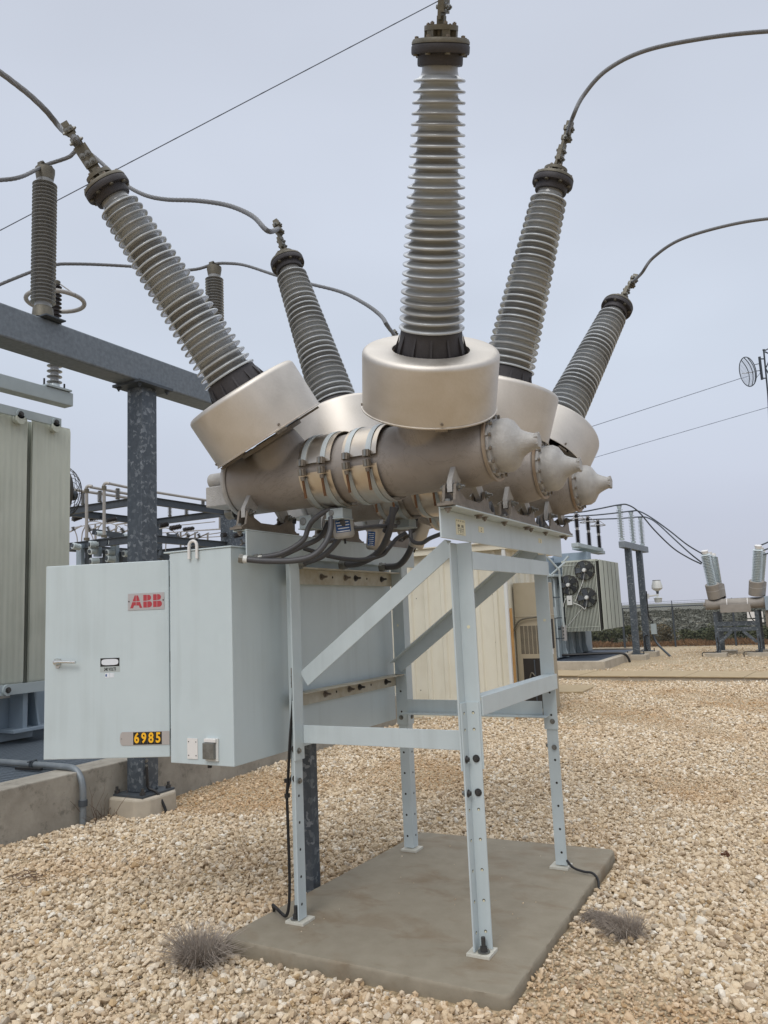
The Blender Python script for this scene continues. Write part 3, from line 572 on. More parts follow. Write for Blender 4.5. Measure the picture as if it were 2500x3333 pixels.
# bushing directions, fitted per phase
def dirn(a, b_): v = V(a, b_, 1); return v.normalized()
bn = {(0, -1): dirn(-.372, -.574), (0, 1): dirn(.362, -.560), (1, -1): dirn(-.324, 0), (1, 1): dirn(.324, 0), (2, -1): dirn(-.37, .574), (2, 1): dirn(.383, .574)}
def bushing(k, s):
    n = bn[(k, s)]; o = V(-.889 if s < 0 else -.073, YT[k], ZT); a = n.cross(V(0, 1, 0)).normalized(); c = n.cross(a)
    b = MB(); N = 26; L0, L1 = .665, 1.686; prof = [(.127, .60), (.127, .645)]
    for i in range(N):
        f = i/(N-1); h = L0+(L1-L0)*f; rc = .122+(.078-.122)*f; rs = .156+(.109-.156)*f
        prof += [(rc, h-.006), (rc+.004, h-.0015), (rs-.010, h-.0045), (rs-.003, h-.0065), (rs, h-.0035), (rs, h+.001), (rs-.003, h+.0042), (rs-.011, h+.0068), (rc+.009, h+.0125), (rc+.001, h+.018)]
    prof += [(.075, 1.72), (.075, 1.745)]
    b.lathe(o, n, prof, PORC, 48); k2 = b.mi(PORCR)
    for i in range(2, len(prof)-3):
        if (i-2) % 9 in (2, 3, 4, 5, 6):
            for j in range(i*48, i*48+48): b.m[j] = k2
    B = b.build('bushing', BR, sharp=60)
    b = MB(); b.lathe(o, n, [(.10, .50), (.172, .50), (.170, .52), (.152, .60), (.145, .655), (.129, .655), (.129, .60)], BLACKC, 40)
    for q in range(12):
        e = a*cos(q*pi/6)+c*sin(q*pi/6); tg = n.cross(e)
        b.add([o+n*.51+e*.165+tg*.005, o+n*.51+e*.190+tg*.005, o+n*.635+e*.149+tg*.005, o+n*.51+e*.165-tg*.005, o+n*.51+e*.190-tg*.005, o+n*.635+e*.149-tg*.005], [(0, 1, 2), (5, 4, 3), (1, 4, 5, 2), (0, 2, 5, 3), (0, 3, 4, 1)], BLACKC)
    b.build('base_flange', B)
    b = MB(); b.lathe(o, n, [(.076, 1.738), (.092, 1.738), (.094, 1.745), (.094, 1.778), (.118, 1.779), (.120, 1.785), (.120, 1.806), (.116, 1.814), (0, 1.814)], BLACKC, 40)
    b.lathe(o, n, [(0, 1.8145), (.119, 1.8145), (.119, 1.822), (.114, 1.832), (.066, 1.834), (.066, 1.838)], BROWNAL, 40)
    for q in range(6):                                 # slotted upper casting
        e = a*cos(q*pi/3+.3)+c*sin(q*pi/3+.3); b.bar(o+n*1.834+e*.054, o+n*1.862+e*.054, .034, .024, BROWNAL, e)
        b.bolt(o+n*1.880+e*.054, n, .009, BRACK, .006, False)
    b.lathe(o, n, [(0, 1.834), (.045, 1.834), (.045, 1.862), (.069, 1.862), (.069, 1.880), (0, 1.880)], BROWNAL, 32)
    for q in range(8):
        e = a*cos(q*pi/4)+c*sin(q*pi/4); b.bolt(o+n*1.831+e*.102, n, .009, BRACK, .004, False); b.lathe(o+e*.104, n, [(0, 1.772), (.012, 1.772), (.012, 1.779)], BROWNAL, 8)
    b.build('top_cap', B)
    b = MB(); w2 = V(CP[0], CP[1], CP[2])-(o+n*1.95); side = (w2-n*w2.dot(n)).normalized(); lat = n.cross(side)
    if k == 0 and s < 0: pass
    else: side, lat = (side*.35+lat*.94).normalized(), None; lat = n.cross(side)
    p = o+n*1.88
    b.bar(p, p+n*.035, .030, .030, BROWNAL, side); b.bar(p+n*.02, p+n*.135, .062, .013, BROWNAL, side)
    b.bar(p+n*.045+side*.0135, p+n*.16+side*.0135, .070, .014, BROWNAL, side)
    for q in (.065, .108):
        for z_ in (-.016, .016): b.bolt(p+n*q+lat*z_+side*.0205, side, .010, ZINC, .008); b.bolt(p+n*q+lat*z_-side*.007, -side, .009, ZINC, .003)
    cl = p+n*.17+side*.02                              # cable clamp with U-bolts
    for q, r_ in ((0, .028), (.03, .024), (.06, .028), (.09, .024)):
        b.bar(cl+n*q, cl+n*(q+.026), .05 if r_ > .025 else .036, .05 if r_ > .025 else .036, BROWNAL, side)
        if r_ > .025:
            for z_ in (-1, 1): b.bolt(cl+n*(q+.013)+lat*.024*z_, lat*z_, .009, ZINC, .008); b.bolt(cl+n*(q+.013)+side*.024+lat*.012*z_, side, .007, ZINC, .004)
    b.build('terminal_clamp', B)
    b = MB(); Rc, h0, h1, hr = .331, .268, .561, .187
    arc = [(Rc-.028+.028*cos(t_), h1-.028+.028*sin(t_)) for t_ in np.linspace(0, pi/2, 6)]
    b.lathe(o, n, [(Rc-.004, h0+.002), (Rc+.005, h0), (Rc+.006, h0+.006), (Rc, h0+.008)]+arc+[(hr+.006, h1), (hr, h1-.003), (hr, h1-.02), (hr+.003, h1-.02), (hr+.006, h1-.005), (Rc-.03, h1-.005), (Rc-.006, h1-.03), (Rc-.005, h0+.004)], STEEL, 72)
    for q in range(4):
        e = a*cos(q*pi/2+.7)+c*sin(q*pi/2+.7); b.bolt(o+n*(h0+.025)+e*(Rc+.0003), e, .007, BRACK, 0, False)
    b.build('turret_shroud', B, sharp=50)
    return o+n*2.09+side*.02, n
TIP = {}
for k in range(3): tank(k)
for k in range(3):
    for s in (-1, 1): TIP[(k, s)] = bushing(k, s)
# tank supports
def support(x, sx, k):
    y = YT[k]; b = MB(); z = 2.0905
    half = [(-.25, 0), (.25, 0), (.25, .018), (.222, .03), (.205, .105), (.185, .118), (.165, .110), (.150, .07), (.09, .045), (-.09, .045), (-.150, .07), (-.165, .110), (-.185, .118), (-.205, .105), (-.222, .03), (-.25, .018)]
    for xo in (-.034, .022): b.prism(half, BRACK, lambda u, v_, t_, xo=xo: V(x+xo+t_*.013, y+u, z+v_))
    b.box((x-.04, y-.27, z), (x+.042, y+.27, z+.012), BRACK)
    for s in (-1, 1):
        yy = y+s*.183
        b.bolt((x+.036, yy, z+.095), (1, 0, 0), .014, ZINC, .022); b.bolt((x-.036, yy, z+.095), (-1, 0, 0), .012, ZINC, .01)
        b.cyl((x-.036, yy, z+.095), (x+.036, yy, z+.095), .009, ZINC, 10)
        b.prism([(yy-.022, z+.07), (yy+.022, z+.07), (yy+.022, z+.12), (y+s*.150, ZT-.095), (y+s*.085, ZT-.155)] if s > 0 else [(yy+.022, z+.07), (yy-.022, z+.07), (yy-.022, z+.12), (y+s*.150, ZT-.095), (y+s*.085, ZT-.155)], CAST, lambda u, v_, t_: V(x-.012+t_*.026, u, v_))
        b.lathe((x, y+s*.235, z+.012), (0, 0, 1), [(0, 0), (.03, 0), (.03, .008), (0, .008)], BRACK, 16); b.bolt((x, y+s*.235, z+.02), (0, 0, 1), .012, ZINC, .004)
        b.bolt((x, y+s*.235, 2.0808), (0, 0, -1), .013, BRACK, .012); 
    b.bolt((x+sx*.01, y+.13, 2.0808), (0, 0, -1), .016, BRACK, .0)
    b.build('tank_support', BR)
for k in range(3): support(.128, 1, k); support(-1.106, -1, k)
b = MB()
for k, yy in ((0, YT[0]+.33), (1, YT[1]+.40)):
    b.tube(curve([V(.13, yy-.03, 2.09), V(.13, yy-.03, 2.13), V(.13, yy, 2.165), V(.13, yy+.03, 2.13), V(.13, yy+.03, 2.09)], 5), .010, HOSE, 8)
b.build('lifting_loops', BR)
# ---- hoses
hoses = [([(797, 1820, 4.09), (870, 1826, 4.08), (960, 1824, 4.06), (1020, 1808, 4.06), (1058, 1770, 4.08), (1076, 1725, 4.12), (1078, 1685, 4.16)], .0165),
         ([(846, 1815, 4.20), (920, 1800, 4.2), (985, 1760, 4.22), (1003, 1720, 4.22), (1020, 1693, 4.2), (1060, 1664, 4.18), (1098, 1656, 4.17)], .0145),
         ([(905, 1815, 4.3), (980, 1780, 4.35), (1040, 1750, 4.4), (1070, 1700, 4.42)], .015),
         ([(985, 1835, 4.45), (1050, 1810, 4.4), (1100, 1760, 4.38), (1118, 1720, 4.36)], .0165),
         ([(1122, 1838, 4.86), (1170, 1833, 4.8), (1230, 1800, 4.7), (1262, 1745, 4.62), (1275, 1690, 4.6), (1280, 1650, 4.6)], .021),
         ([(1250, 1846, 5.35), (1300, 1838, 5.3), (1335, 1790, 5.2), (1348, 1730, 5.1), (1350, 1690, 5.0)], .022),
         ([(1112, 1690, 4.17), (1122, 1712, 4.2), (1150, 1722, 4.25), (1200, 1716, 4.4), (1250, 1712, 4.6), (1288, 1712, 4.75)], .014),
         ([(990, 1785, 4.6), (1080, 1812, 4.7), (1170, 1822, 4.7), (1240, 1808, 4.7), (1265, 1785, 4.7), (1290, 1755, 4.75), (1320, 1735, 4.8)], .0135),
         ([(1335, 1725, 4.8), (1342, 1760, 4.75), (1372, 1768, 4.6), (1400, 1752, 4.4), (1438, 1737, 4.2)], .0125),
         ([(1060, 1765, 4.5), (1110, 1750, 4.6), (1160, 1722, 4.7), (1210, 1715, 4.8)], .013),
         ([(1290, 1650, 4.72), (1270, 1690, 4.7), (1255, 1730, 4.75)], .021)]
for i, (pts, r) in enumerate(hoses):
    b = MB(); c = curve([A(u, v, d) for u, v, d in pts], 8); b.tube(c, r, HOSE, 12)
    if i in (0, 1, 2, 3, 4, 5):
        p = c[0]; d = (c[1]-c[0]).normalized(); b.hexn(p-d*.03, d, r*1.55, .022, ZINC); b.cyl(p-d*.012, p+d*.014, r*1.3, WHT if i == 0 else ZINC, 14)
    b.build('cable_conduit', BR)
# ---- gas monitors (cans with blue labels) and junction boxes
def can(u0, v0, u1, v1, dep, r, m, lab, name='gas_monitor'):
    b = MB(); p = A(u0, v0, dep); q = A(u1, v1, dep); ax = q-p; L = ax.length
    b.lathe(p, ax, [(0, -.02), (r*1.12, -.02), (r*1.12, 0), (r, 0), (r, L-.018), (r-.006, L-.005), (r-.018, L), (0, L)], m, 32)
    b.cyl(q, q+ax.normalized()*.03, .006, BLACK, 8)
    o = b.build(name, BR, sharp=45)
    if lab:
        b = MB(); w_ = Vector(CP)-p; n = ax.normalized(); rf = (w_-n*w_.dot(n)).normalized(); a0, a1 = lab
        b.lathe(p, ax, [(r+.0008, L*.12), (r+.0008, L*.80)], BLUE, 14, a0, a1, ref=rf)
        for i in range(7):
            h = L*(.20+.55*i/6); b.lathe(p, ax, [(r+.0013, h), (r+.0013, h+L*.028)], PAPER, 12, a0+.12+(i % 2)*.05, a1-.10-(i % 3)*.08, ref=rf)
        b.build('blue_label', o)
can(1108, 1650, 1122, 1752, 4.24, .058, CAST, (-.75, .75)); can(1226, 1722, 1222, 1790, 4.86, .060, STEEL, (.1, 1.0)); can(1375, 1714, 1352, 1784, 5.1, .050, STEEL, None)
def jbox(u, v, dep, sx_, sy_, sz_):
    b = MB(); c = A(u, v, dep); b.box((c.x-sx_, c.y-sy_, c.z-sz_), (c.x+sx_, c.y+sy_, c.z+sz_), LGREY); b.box((c.x-sx_-.006, c.y-sy_-.006, c.z-sz_-.007), (c.x+sx_+.006, c.y+sy_+.006, c.z-sz_-.0003), LGREY)
    b.cyl((c.x-sx_*.35, c.y-sy_-.005, c.z+.002), (c.x-sx_*.35, c.y-sy_, c.z+.002), sz_*.62, ZINC, 20); b.build('junction_box', BR, bevel=.003)
jbox(1104, 1673, 4.19, .052, .05, .026); jbox(1318, 1704, 4.9, .055, .05, .024); jbox(1010, 1700, 4.35, .04, .05, .035)
b = MB(); p = A(948, 1705, 4.62); b.cyl(p, p+V(0, 0, -.05), .022, ZINC, 14); b.lathe(p, (0, 0, 1), [(0, -.0), (.03, 0), (.033, .03), (0, .04)], BLACK, 16); b.build('gas_fill_valve', BR)
b = MB(); c = A(757, 1668, 4.7); b.cyl(c+V(-.03, 0, 0), c+V(.03, 0, 0), .042, ZINC, 24); b.box((c.x+.03, c.y-.02, c.z-.05), (c.x+.08, c.y+.03, c.z+.06), BLACK); b.build('pressure_gauge', BR)
# ground wire on the front left leg
b = MB(); zz = 1.27; b.box((LW-.062, -.0225, zz-.055), (LW-.018, -.0185+.0095, zz+.055), BRACK)
b.box((LW-.014, -.045, zz-.05), (LW-.004, -.0183, zz+.05), BROWNAL)
for q in (-.012, -.048): b.bolt((LW-.042, -.0225, zz+q+.02), (0, -1, 0), .013, ZINC, .003)
b.tube(curve([(LW-.042, -.03, zz-.03), (LW-.044, -.034, zz-.12), (LW-.072, -.035, zz-.35), (LW-.095, -.03, zz-.55), (LW-.105, -.03, zz-.65), (LW-.10, -.035, .45), (LW-.095, -.04, .2), (LW-.10, -.045, .06), (LW-.115, -.05, .008), (LW-.14, -.05, .01), (LW-.18, -.06, .045), (LW-.22, -.03, .04), (LW-.25, .02, -.005), (LW-.28, .05, -.06)], 8), .0085, BLACK, 10)
b.tube(curve([(LW-.105, -.03, .66), (LW-.11, -.02, .62), (LW-.13, .0, .61), (LW-.17, .08, .66), (LW-.2, .2, .76), (LW-.24, .3, .856)], 8), .0075, BLACK, 8)
for q in (.70, .62): b.cyl((LW-.103, -.03, q), (LW-.103, -.03, q+.02), .016, BLACK, 10)
b.build('ground_wire', BR)
b = MB(); p = A(1850, 2780, 4.93)
b.tube(curve([V(RW+.055, D+.03, .03), V(RW+.075, D+.02, .035), V(.13, D-.03, .01), V(.20, D-.05, 0), V(.255, D-.06, .0), V(.29, D-.08, -.03), V(.31, D-.16, -.09)], 8), .0075, BLACK, 8); b.build('ground_wire', BR)

# ================================================================== CONDUCTOR CABLES
def cable(pts, r, label, name='conductor_cable', m=None, cat='cable', n=12, seg=10, **k):
    m = m or CABLE; b = MB(); P = curve(pts, seg); r *= .88; b.tube(P, r, m, n)
    if r > .012:                                     # twisted outer strands
        for s_ in range(7):
            Q = []
            prev = None; L = 0
            for i, p in enumerate(P):
                d = (P[min(i+1, len(P)-1)]-P[max(i-1, 0)]).normalized()
                if prev is None: a = d.cross(V(0, 0, 1) if abs(d.z) < .9 else V(1, 0, 0)).normalized()
                else: a = (prev-d*prev.dot(d)).normalized(); L += (p-P[i-1]).length
                prev = a; c = d.cross(a); t_ = 2*pi*s_/7+L*18; Q.append(p+(a*cos(t_)+c*sin(t_))*r*.80)
            b.tube(Q, r*.34, m, 6)
    return b.build(name, label=label, category=cat, **k)
t1 = TIP[(0, -1)][0]
def run_on(p, d): d = V(*d); return [p+d*f for f in (.06, .2, .5, 1)]    # the cable goes on beyond the picture
cable([t1-TIP[(0, -1)][1]*.045, t1, A(200, 420, 4.36), A(140, 350, 4.3), A(60, 280, 4.25), A(-60, 200, 4.2), A(-260, 120, 4.2)]+run_on(A(-260, 120, 4.2), (-5, -3.5, -.2)), .0165, 'thick stranded cable rising to the upper left from the front left bushing')
t2, n2 = TIP[(1, 1)]; cable([t2-n2*.05, t2, A(1865, 380, 4.15), A(1900, 310, 4.15), A(1975, 228, 4.1), A(2100, 165, 4.1), A(2290, 125, 4.1), A(2500, 102, 4.1), A(2750, 95, 4.1)]+run_on(A(2750, 95, 4.1), (7, 2.5, -.6)), .0128, 'stranded cable arching high to the right from the middle right bushing', seg=14)
t3, n3 = TIP[(2, 1)]; cable([t3-n3*.05, t3, A(2088, 890, 5.3), A(2125, 840, 5.2), A(2210, 782, 5.1), A(2350, 738, 5), A(2500, 712, 5), A(2700, 700, 5)]+run_on(A(2700, 700, 5), (7, 2.5, -.6)), .0118, 'lower stranded cable arching right from the rear right bushing', seg=14)
t4, n4 = TIP[(0, 1)]; cable([t4-n4*.05, t4, A(1445, -80, 3.1), A(1480, -220, 3.1), A(1480, -220, 3.1)+V(1.2, -.3, .25), A(1480, -220, 3.1)+V(5, -1, 0)], .0165, 'cable leaving the top of the picture above the tallest bushing')
XB = -3.95
i1 = H(147, 545, 'x', XB); i2 = H(697, 865, 'x', XB)
t5, n5 = TIP[(1, -1)]
cable([t5-n5*.05, t5, A(872, 752, 5.0), A(820, 702, 5.2), A(740, 668, 5.5), A(640, 653, 5.8), A(540, 649, 6.1), A(470, 634, 6.3), A(405, 598, 6.5), A(330, 530, 6.7), A(285, 495, 6.8), A(250, 490, 6.85), A(222, 512, 6.85), i1+V(0, 0, .02), A(70, 575, 6.4), A(0, 586, 6.2), A(-120, 590, 5.8)]+run_on(A(-120, 590, 5.8), (-3, -2.6, .1)), .0175, 'wavy stranded cable from the middle left bushing over the near post insulator', seg=8)
t6, n6 = TIP[(2, -1)]
cable([t6-n6*.1, t6, A(1262, 1062, 6.0), A(1240, 1028, 6.2), A(1190, 990, 6.5), A(1110, 950, 7), A(1000, 922, 7.5), A(905, 898, 8), A(800, 864, 8.5), A(740, 857, 8.7), i2+V(0, 0, .02), A(640, 876, 8.7), A(560, 880, 8.6), A(440, 868, 8.5), A(320, 861, 8.4), A(230, 859, 8.3), A(180, 862, 8.2), A(110, 882, 8), A(0, 926, 7.8), A(-120, 980, 7.5)]+run_on(A(-120, 980, 7.5), (-3, -2.6, -.3)), .0175, 'lower sagging cable passing over the far post insulator to the rear left bushing', seg=8)
cable([A(1425, 4, 30), A(0, 750, 30)], .022, 'long thin straight wire crossing the sky behind the tallest bushing', m=mat('dark_wire', '5a6170', .5), name='overhead_wire', n=6); 
cable([A(1750, 1445, 60), A(2440, 1222, 60)], .028, 'thin wire running up to the grid dish at the right edge', m=mat('pale_wire', '8b92a0', .5), name='guy_wire', n=6, group='thin wires at the right edge')
cable([A(1750, 1543, 60), A(2560, 1308, 60)], .028, 'lower thin wire sloping up to the right edge of the picture', m=MATS['pale_wire'], name='guy_wire', n=6, group='thin wires at the right edge')

# ================================================================== POST INSULATORS + GALVANISED SUPPORT
PX, PY = -3.985, 1.735
SUP = thing('bus_support', 'spangled galvanised steel post with long crossbeam, behind the open cabinet door', 'support frame', (PX, PY, .08))
b = MB(); b.box((PX-.10, PY-.10, .095), (PX+.10, PY+.10, 3.905), GALV); b.build('post', SUP, bevel=.012)
b = MB(); b.box((PX-.13, -2.2, 3.925), (PX+.135, 4.6, 4.205), GALVB); b.build('crossbeam', SUP, bevel=.015)
b = MB(); b.box((PX-.17, PY-.22, 3.898), (PX+.2, PY+.22, 3.9105), GALVD); b.box((PX-.17, PY-.22, 3.911), (PX+.2, PY+.22, 3.9235), GALVD)
for sx in (-1, 1):
    for sy in (-1, 1): b.bolt((PX+sx*.14+.015, PY+sy*.18, 3.897), (0, 0, -1), .018, GALVD, .02)
b.build('cap_plate', SUP)
b = MB(); b.box((PX-.20, PY-.20, .078), (PX+.20, PY+.20, .096), GALVD)
for sx in (-1, 1):
    for sy in (-1, 1): b.cyl((PX+sx*.16, PY+sy*.16, .08), (PX+sx*.16, PY+sy*.16, .155), .013, DKBOLT, 10); b.hexn((PX+sx*.16, PY+sy*.16, .096), (0, 0, 1), .026, .028, DKBOLT)
b.build('base_plate', SUP)
b = MB(); c = .09; R_ = .25
b.prism([(PX-R_, PY-R_+c), (PX-R_+c, PY-R_), (PX+R_-c, PY-R_), (PX+R_, PY-R_+c), (PX+R_, PY+R_-c), (PX+R_-c, PY+R_), (PX-R_+c, PY+R_), (PX-R_, PY+R_-c)], CONC2, lambda x, y, t_: V(x+(x-PX)*.06*(1-t_), y+(y-PY)*.06*(1-t_), -.25 if t_ == 0 else .077))
b.build('concrete_footing', SUP, bevel=.02)
b = MB(); b.box((PX+.1005, PY-.09, .30), (PX+.115, PY-.05, .42), GALVD); b.bolt((PX+.115, PY-.07, .38), (1, 0, 0), .012, ZINC, .004); b.bolt((PX+.115, PY-.07, .33), (1, 0, 0), .012, ZINC, .004)
b.tube(curve([(PX+.118, PY-.07, .33), (PX+.125, PY-.07, .22), (PX+.13, PY-.06, .14), (PX+.2, PY-.03, .10), (PX+.26, PY-.01, .0), (PX+.30, PY, -.1)], 6), .013, BLACK, 8); b.build('ground_wire', SUP)
def stack(b, base, h, r, rc, n, m, ax=V(0, 0, 1), seg=24, cap=None, capm=None, capr=None):
    """shedded insulator of height h with metal fittings both ends"""
    capm = capm or BROWNAL; capr = capr or r*.80; ch = h*.075
    b.lathe(base, ax, [(0, 0), (capr*1.12, 0), (capr, ch*.9), (rc*1.1, ch), (0, ch)], capm, seg)
    b.lathe(base, ax, [(0, h-ch), (capr*.85, h-ch), (capr, h-ch*.3), (capr, h), (0, h)], capm, seg)
    prof = [(rc, ch), (rc, ch+h*.02)]
    for i in range(n):
        z = ch+h*.035+(h*.93-2*ch)*i/(n-1); q = (h*.9-2*ch)/(n-1); prof += [(rc, z-.14*q), (r-.15*(r-rc), z-.09*q), (r, z-.06*q), (r, z+.03*q), (rc+.15*(r-rc), z+.25*q), (rc, z+.32*q)]
    prof += [(rc, h-ch)]; b.lathe(base, ax, prof, m, seg)
def post_ins(p, label, gh_):
    T = thing('post_insulator', label, 'insulator', (p.x, p.y, 4.205), 'post insulators on the crossbeam'); b = MB(); z0 = 4.2065
    h = p.z-z0-.05
    stack(b, V(p.x, p.y, z0+.03), h, .102, .068, 33, PORC, seg=32); b.build('porcelain_column', T)
    b = MB(); b.bar((p.x, p.y, z0+h+.03), (p.x, p.y, z0+h+.05), .05, .05, BROWNAL, (0, 1, 0)); b.bar((p.x, p.y-.06, z0+h+.055), (p.x, p.y+.06, z0+h+.055), .05, .04, BROWNAL)
    for s in (-1, 1): b.bolt((p.x-.02, p.y+s*.04, z0+h+.07), (0, 0, 1), .011, ZINC, .008); b.bolt((p.x+.02, p.y+s*.04, z0+h+.07), (0, 0, 1), .011, ZINC, .008)
    b.build('cable_clamp', T)
    b = MB(); b.box((p.x-.17, p.y-.10, z0), (p.x+.17, p.y+.10, z0+.012), GALVD); b.box((p.x-.17, p.y-.10, z0+.0125), (p.x-.155, p.y+.10, z0+.03), GALVD); b.build('mounting_channel', T)
post_ins(i1, 'tall grey post insulator standing on the crossbeam at the far left', 0)
post_ins(i2, 'grey post insulator partly hidden behind the front left bushing, on the same crossbeam', 0)

# ================================================================== LEFT TRANSFORMER AND ITS BASIN
ZW = .365
GRT = mat('blue_grey_grating', '6d7781', .5, .3)
BAS = thing('containment_basin', 'long weathered concrete basin wall with steel grating inside, lower left', 'containment wall', (-4.3, 2, ZG))
b = MB(); b.box((-4.45, -3, -.4), (-4.15, 7.2, ZW), CONC); b.build('basin_wall', BAS, bevel=.01); b = MB(); b.box((-11, 7.2005, -.4), (-4.15, 7.5, ZW), CONC); b.build('basin_wall', BAS, bevel=.01)
b = MB(); zt = ZW-.012
for i in range(int(10/.05)):
    y = -2.9+i*.05; b.add([V(-10.5, y, zt), V(-4.46, y, zt), V(-4.46, y+.012, zt), V(-10.5, y+.012, zt), V(-10.5, y, zt-.03), V(-4.46, y, zt-.03)], [(0, 1, 2, 3), (4, 5, 1, 0)], GRT)
for i in range(int(6/.1)):
    x = -4.5-i*.1; b.add([V(x, -2.9, zt-.003), V(x+.007, -2.9, zt-.003), V(x+.007, 7.1, zt-.003), V(x, 7.1, zt-.003)], [(0, 1, 2, 3)], GRT)
b.build('grating', BAS)
b = MB(); b.box((-10.9, -3, -.35), (-4.4505, 7.2, -.3), DARK); b.build('basin_floor', BAS)
b = MB(); z_ = ZW+.03; yb = H(235, 2498, 'z', z_).y; px_ = -4.11
b.tube(curve([(-9, yb+.02, z_), (-6, yb, z_), (-4.9, yb, z_), (-4.4, yb, z_), (-4.22, yb, z_-.01), (-4.14, yb, z_-.07), (-4.105, yb, z_-.16), (-4.10, yb, z_-.3), (-4.10, yb, ZG-.05)], 8), .028, GALVL, 16)
for z0_ in (.10,): b.cyl((-4.10, yb, z0_-.02), (-4.10, yb, z0_+.03), .038, GALVD, 16)
for x in (-4.75,): b.cyl((x-.02, yb, z_), (x+.02, yb, z_), .038, GALVD, 16); b.bar((x, yb-.06, z_+.03), (x, yb+.03, z_+.035), .02, .01, GALVD); b.bar((x-.1, yb-.1, z_-.02), (x+.2, yb-.07, z_-.02), .03, .02, BLACK)
b.build('galvanised_conduit', label='bent galvanised conduit pipe dropping over the concrete wall at lower left', category='conduit')

TF = thing('power_transformer', 'power transformer with tall sage radiator panels at the left edge of the picture', 'transformer', (-7, 1, ZW))
def radiator(y0, y1, x1=-6.2, nf=10):
    b = MB(); z0, z1 = 1.02, 4.04
    for i in range(nf):
        x = x1-i*.075; n = 7; w_ = (y1-y0)
        prof = []
        ys_ = np.linspace(y0, y1, 8*n//2+1)
        vs = []; fs = []
        for j, y in enumerate(ys_):
            xx = x-.006*(1-cos((y-y0)/w_*2*pi*n))/2; vs += [V(xx, y, z0+.03), V(xx, y, z1-.05), V(xx-.012, y, z1), V(xx-.012, y, z0)]
        for j in range(len(ys_)-1): a = j*4; fs += [(a, a+4, a+5, a+1), (a+1, a+5, a+6, a+2), (a+3, a+7, a+4, a)]
        b.add(vs, fs, RADM, True); b.box((x-.03, y0, z0), (x-.0125, y1, z1), RADM)
    R_ = b.build('radiator', TF, sharp=70)
    return R_
for y0, y1 in ((2.19, 2.72), (1.60, 2.12), (1.0, 1.53)): radiator(y0, y1)
b = MB(); b.bar((-6.16, .6, 4.09), (-6.16, 2.54, 4.07), .03, .10, LGREY)
for y in (1.98, 2.46): b.cyl((-6.16, y, 4.06), (-6.13, y, 4.06), .055, LGREY, 20); b.bolt((-6.13, y, 4.06), (1, 0, 0), .022, DKBOLT, .004)
for y in (1.98, 2.46): b.cyl((-6.2, y, 4.0), (-6.13, y, 4.0), .06, RADM, 20)
b.build('top_header', TF)
b = MB(); b.bar((-6.16, .6, .97), (-6.16, 2.8, .97), .03, .11, LGREY); b.cyl((-6.16, 1.88, .97), (-6.12, 1.88, .97), .06, LGREY, 20); b.bolt((-6.12, 1.88, .97), (1, 0, 0), .022, DKBOLT, .004); b.build('bottom_header', TF)
b = MB(); b.box((-9.2, -1.2, .40), (-7.2, 3.4, 3.7), BLUEP); b.build('main_tank', TF, bevel=.02)
b = MB(); b.box((-8, .2, .37), (-6.55, 2.52, 1.5), BLUEP); b.box((-6.549, 2.2, .50), (-6.30, 2.26, .9), BLUEP); b.box((-6.548, 2.05, .48), (-6.25, 2.6, .52), BLUEP); b.prism([(-6.548, .52), (-6.3, .52), (-6.40, .98), (-6.548, .98)], BLUEP, lambda x, z, t_: V(x, 2.40+t_*.03, z))
b.box((-6.549, 2.0, .85), (-6.53, 2.22, .89), WHITEP)
b.tube(curve([(-6.53, 1.84, 1.1), (-6.52, 1.87, .9), (-6.52, 1.85, .65), (-6.52, 1.78, .5), (-6.5, 1.76, .37)], 6), .014, BLACK, 8)
b.build('tank_base', TF, bevel=.01)
def fan(b_parent, c, ax, R_, dep_=.12, nb=24, blades=5, m=MESHM, name='cooling_fan', hub=WHT):
    ax = Vector(ax).normalized(); a = ax.cross(V(0, 0, 1)).normalized(); c2 = ax.cross(a); b = MB()
    rings = [(R_, 0), (R_, dep_*.25)]+[(R_*sin(t_), dep_*.25+dep_*.75*cos(t_)) for t_ in np.linspace(pi/2, .12, 9)[1:]]
    for r, h in rings: b.tube([c+ax*h+(a*cos(t_)+c2*sin(t_))*r for t_ in np.linspace(0, 2*pi, 33)], .0035 if R_ < .4 else .005, m, 5, False)
    for q in range(12): t_ = 2*pi*q/12; b.tube([c+ax*h+(a*cos(t_)+c2*sin(t_))*r for r, h in rings[1:]], .003, m, 5, False)
    b.lathe(c, ax, [(R_*1.0, -.04), (R_*1.02, -.04), (R_*1.02, .02), (R_*1.0, .02)], m, 32)
    F = b.build(name, b_parent)
    b = MB()
    for q in range(blades):
        t_ = 2*pi*q/blades; vs = []
        for rr, tw in ((.2, .6), (.55, .45), (.93, .3)):
            e = a*cos(t_)+c2*sin(t_); g_ = -a*sin(t_)+c2*cos(t_); wd = R_*(.16+.14*rr)
            vs += [c+e*R_*rr-g_*wd-ax*wd*tw+ax*.03, c+e*R_*rr+g_*wd+ax*wd*tw+ax*.03]
        b.add(vs, [(0, 1, 3, 2), (2, 3, 5, 4)], GALVD, True)
    b.lathe(c, ax, [(0, 0), (R_*.22, 0), (R_*.22, .06), (R_*.2, dep_*.9), (R_*.17, dep_*1.15), (0, dep_*1.2)], hub, 20); b.build('blade_hub', F)
    return F
fan(TF, V(-6.62, 2.80, 3.30), (0, 1, 0), .36, .3, hub=GALVD); fan(TF, V(-6.62, 2.80, 1.95), (0, 1, 0), .36, .3, hub=GALVD)
b = MB(); ph = H(235, 1270, 'y', 1.6)
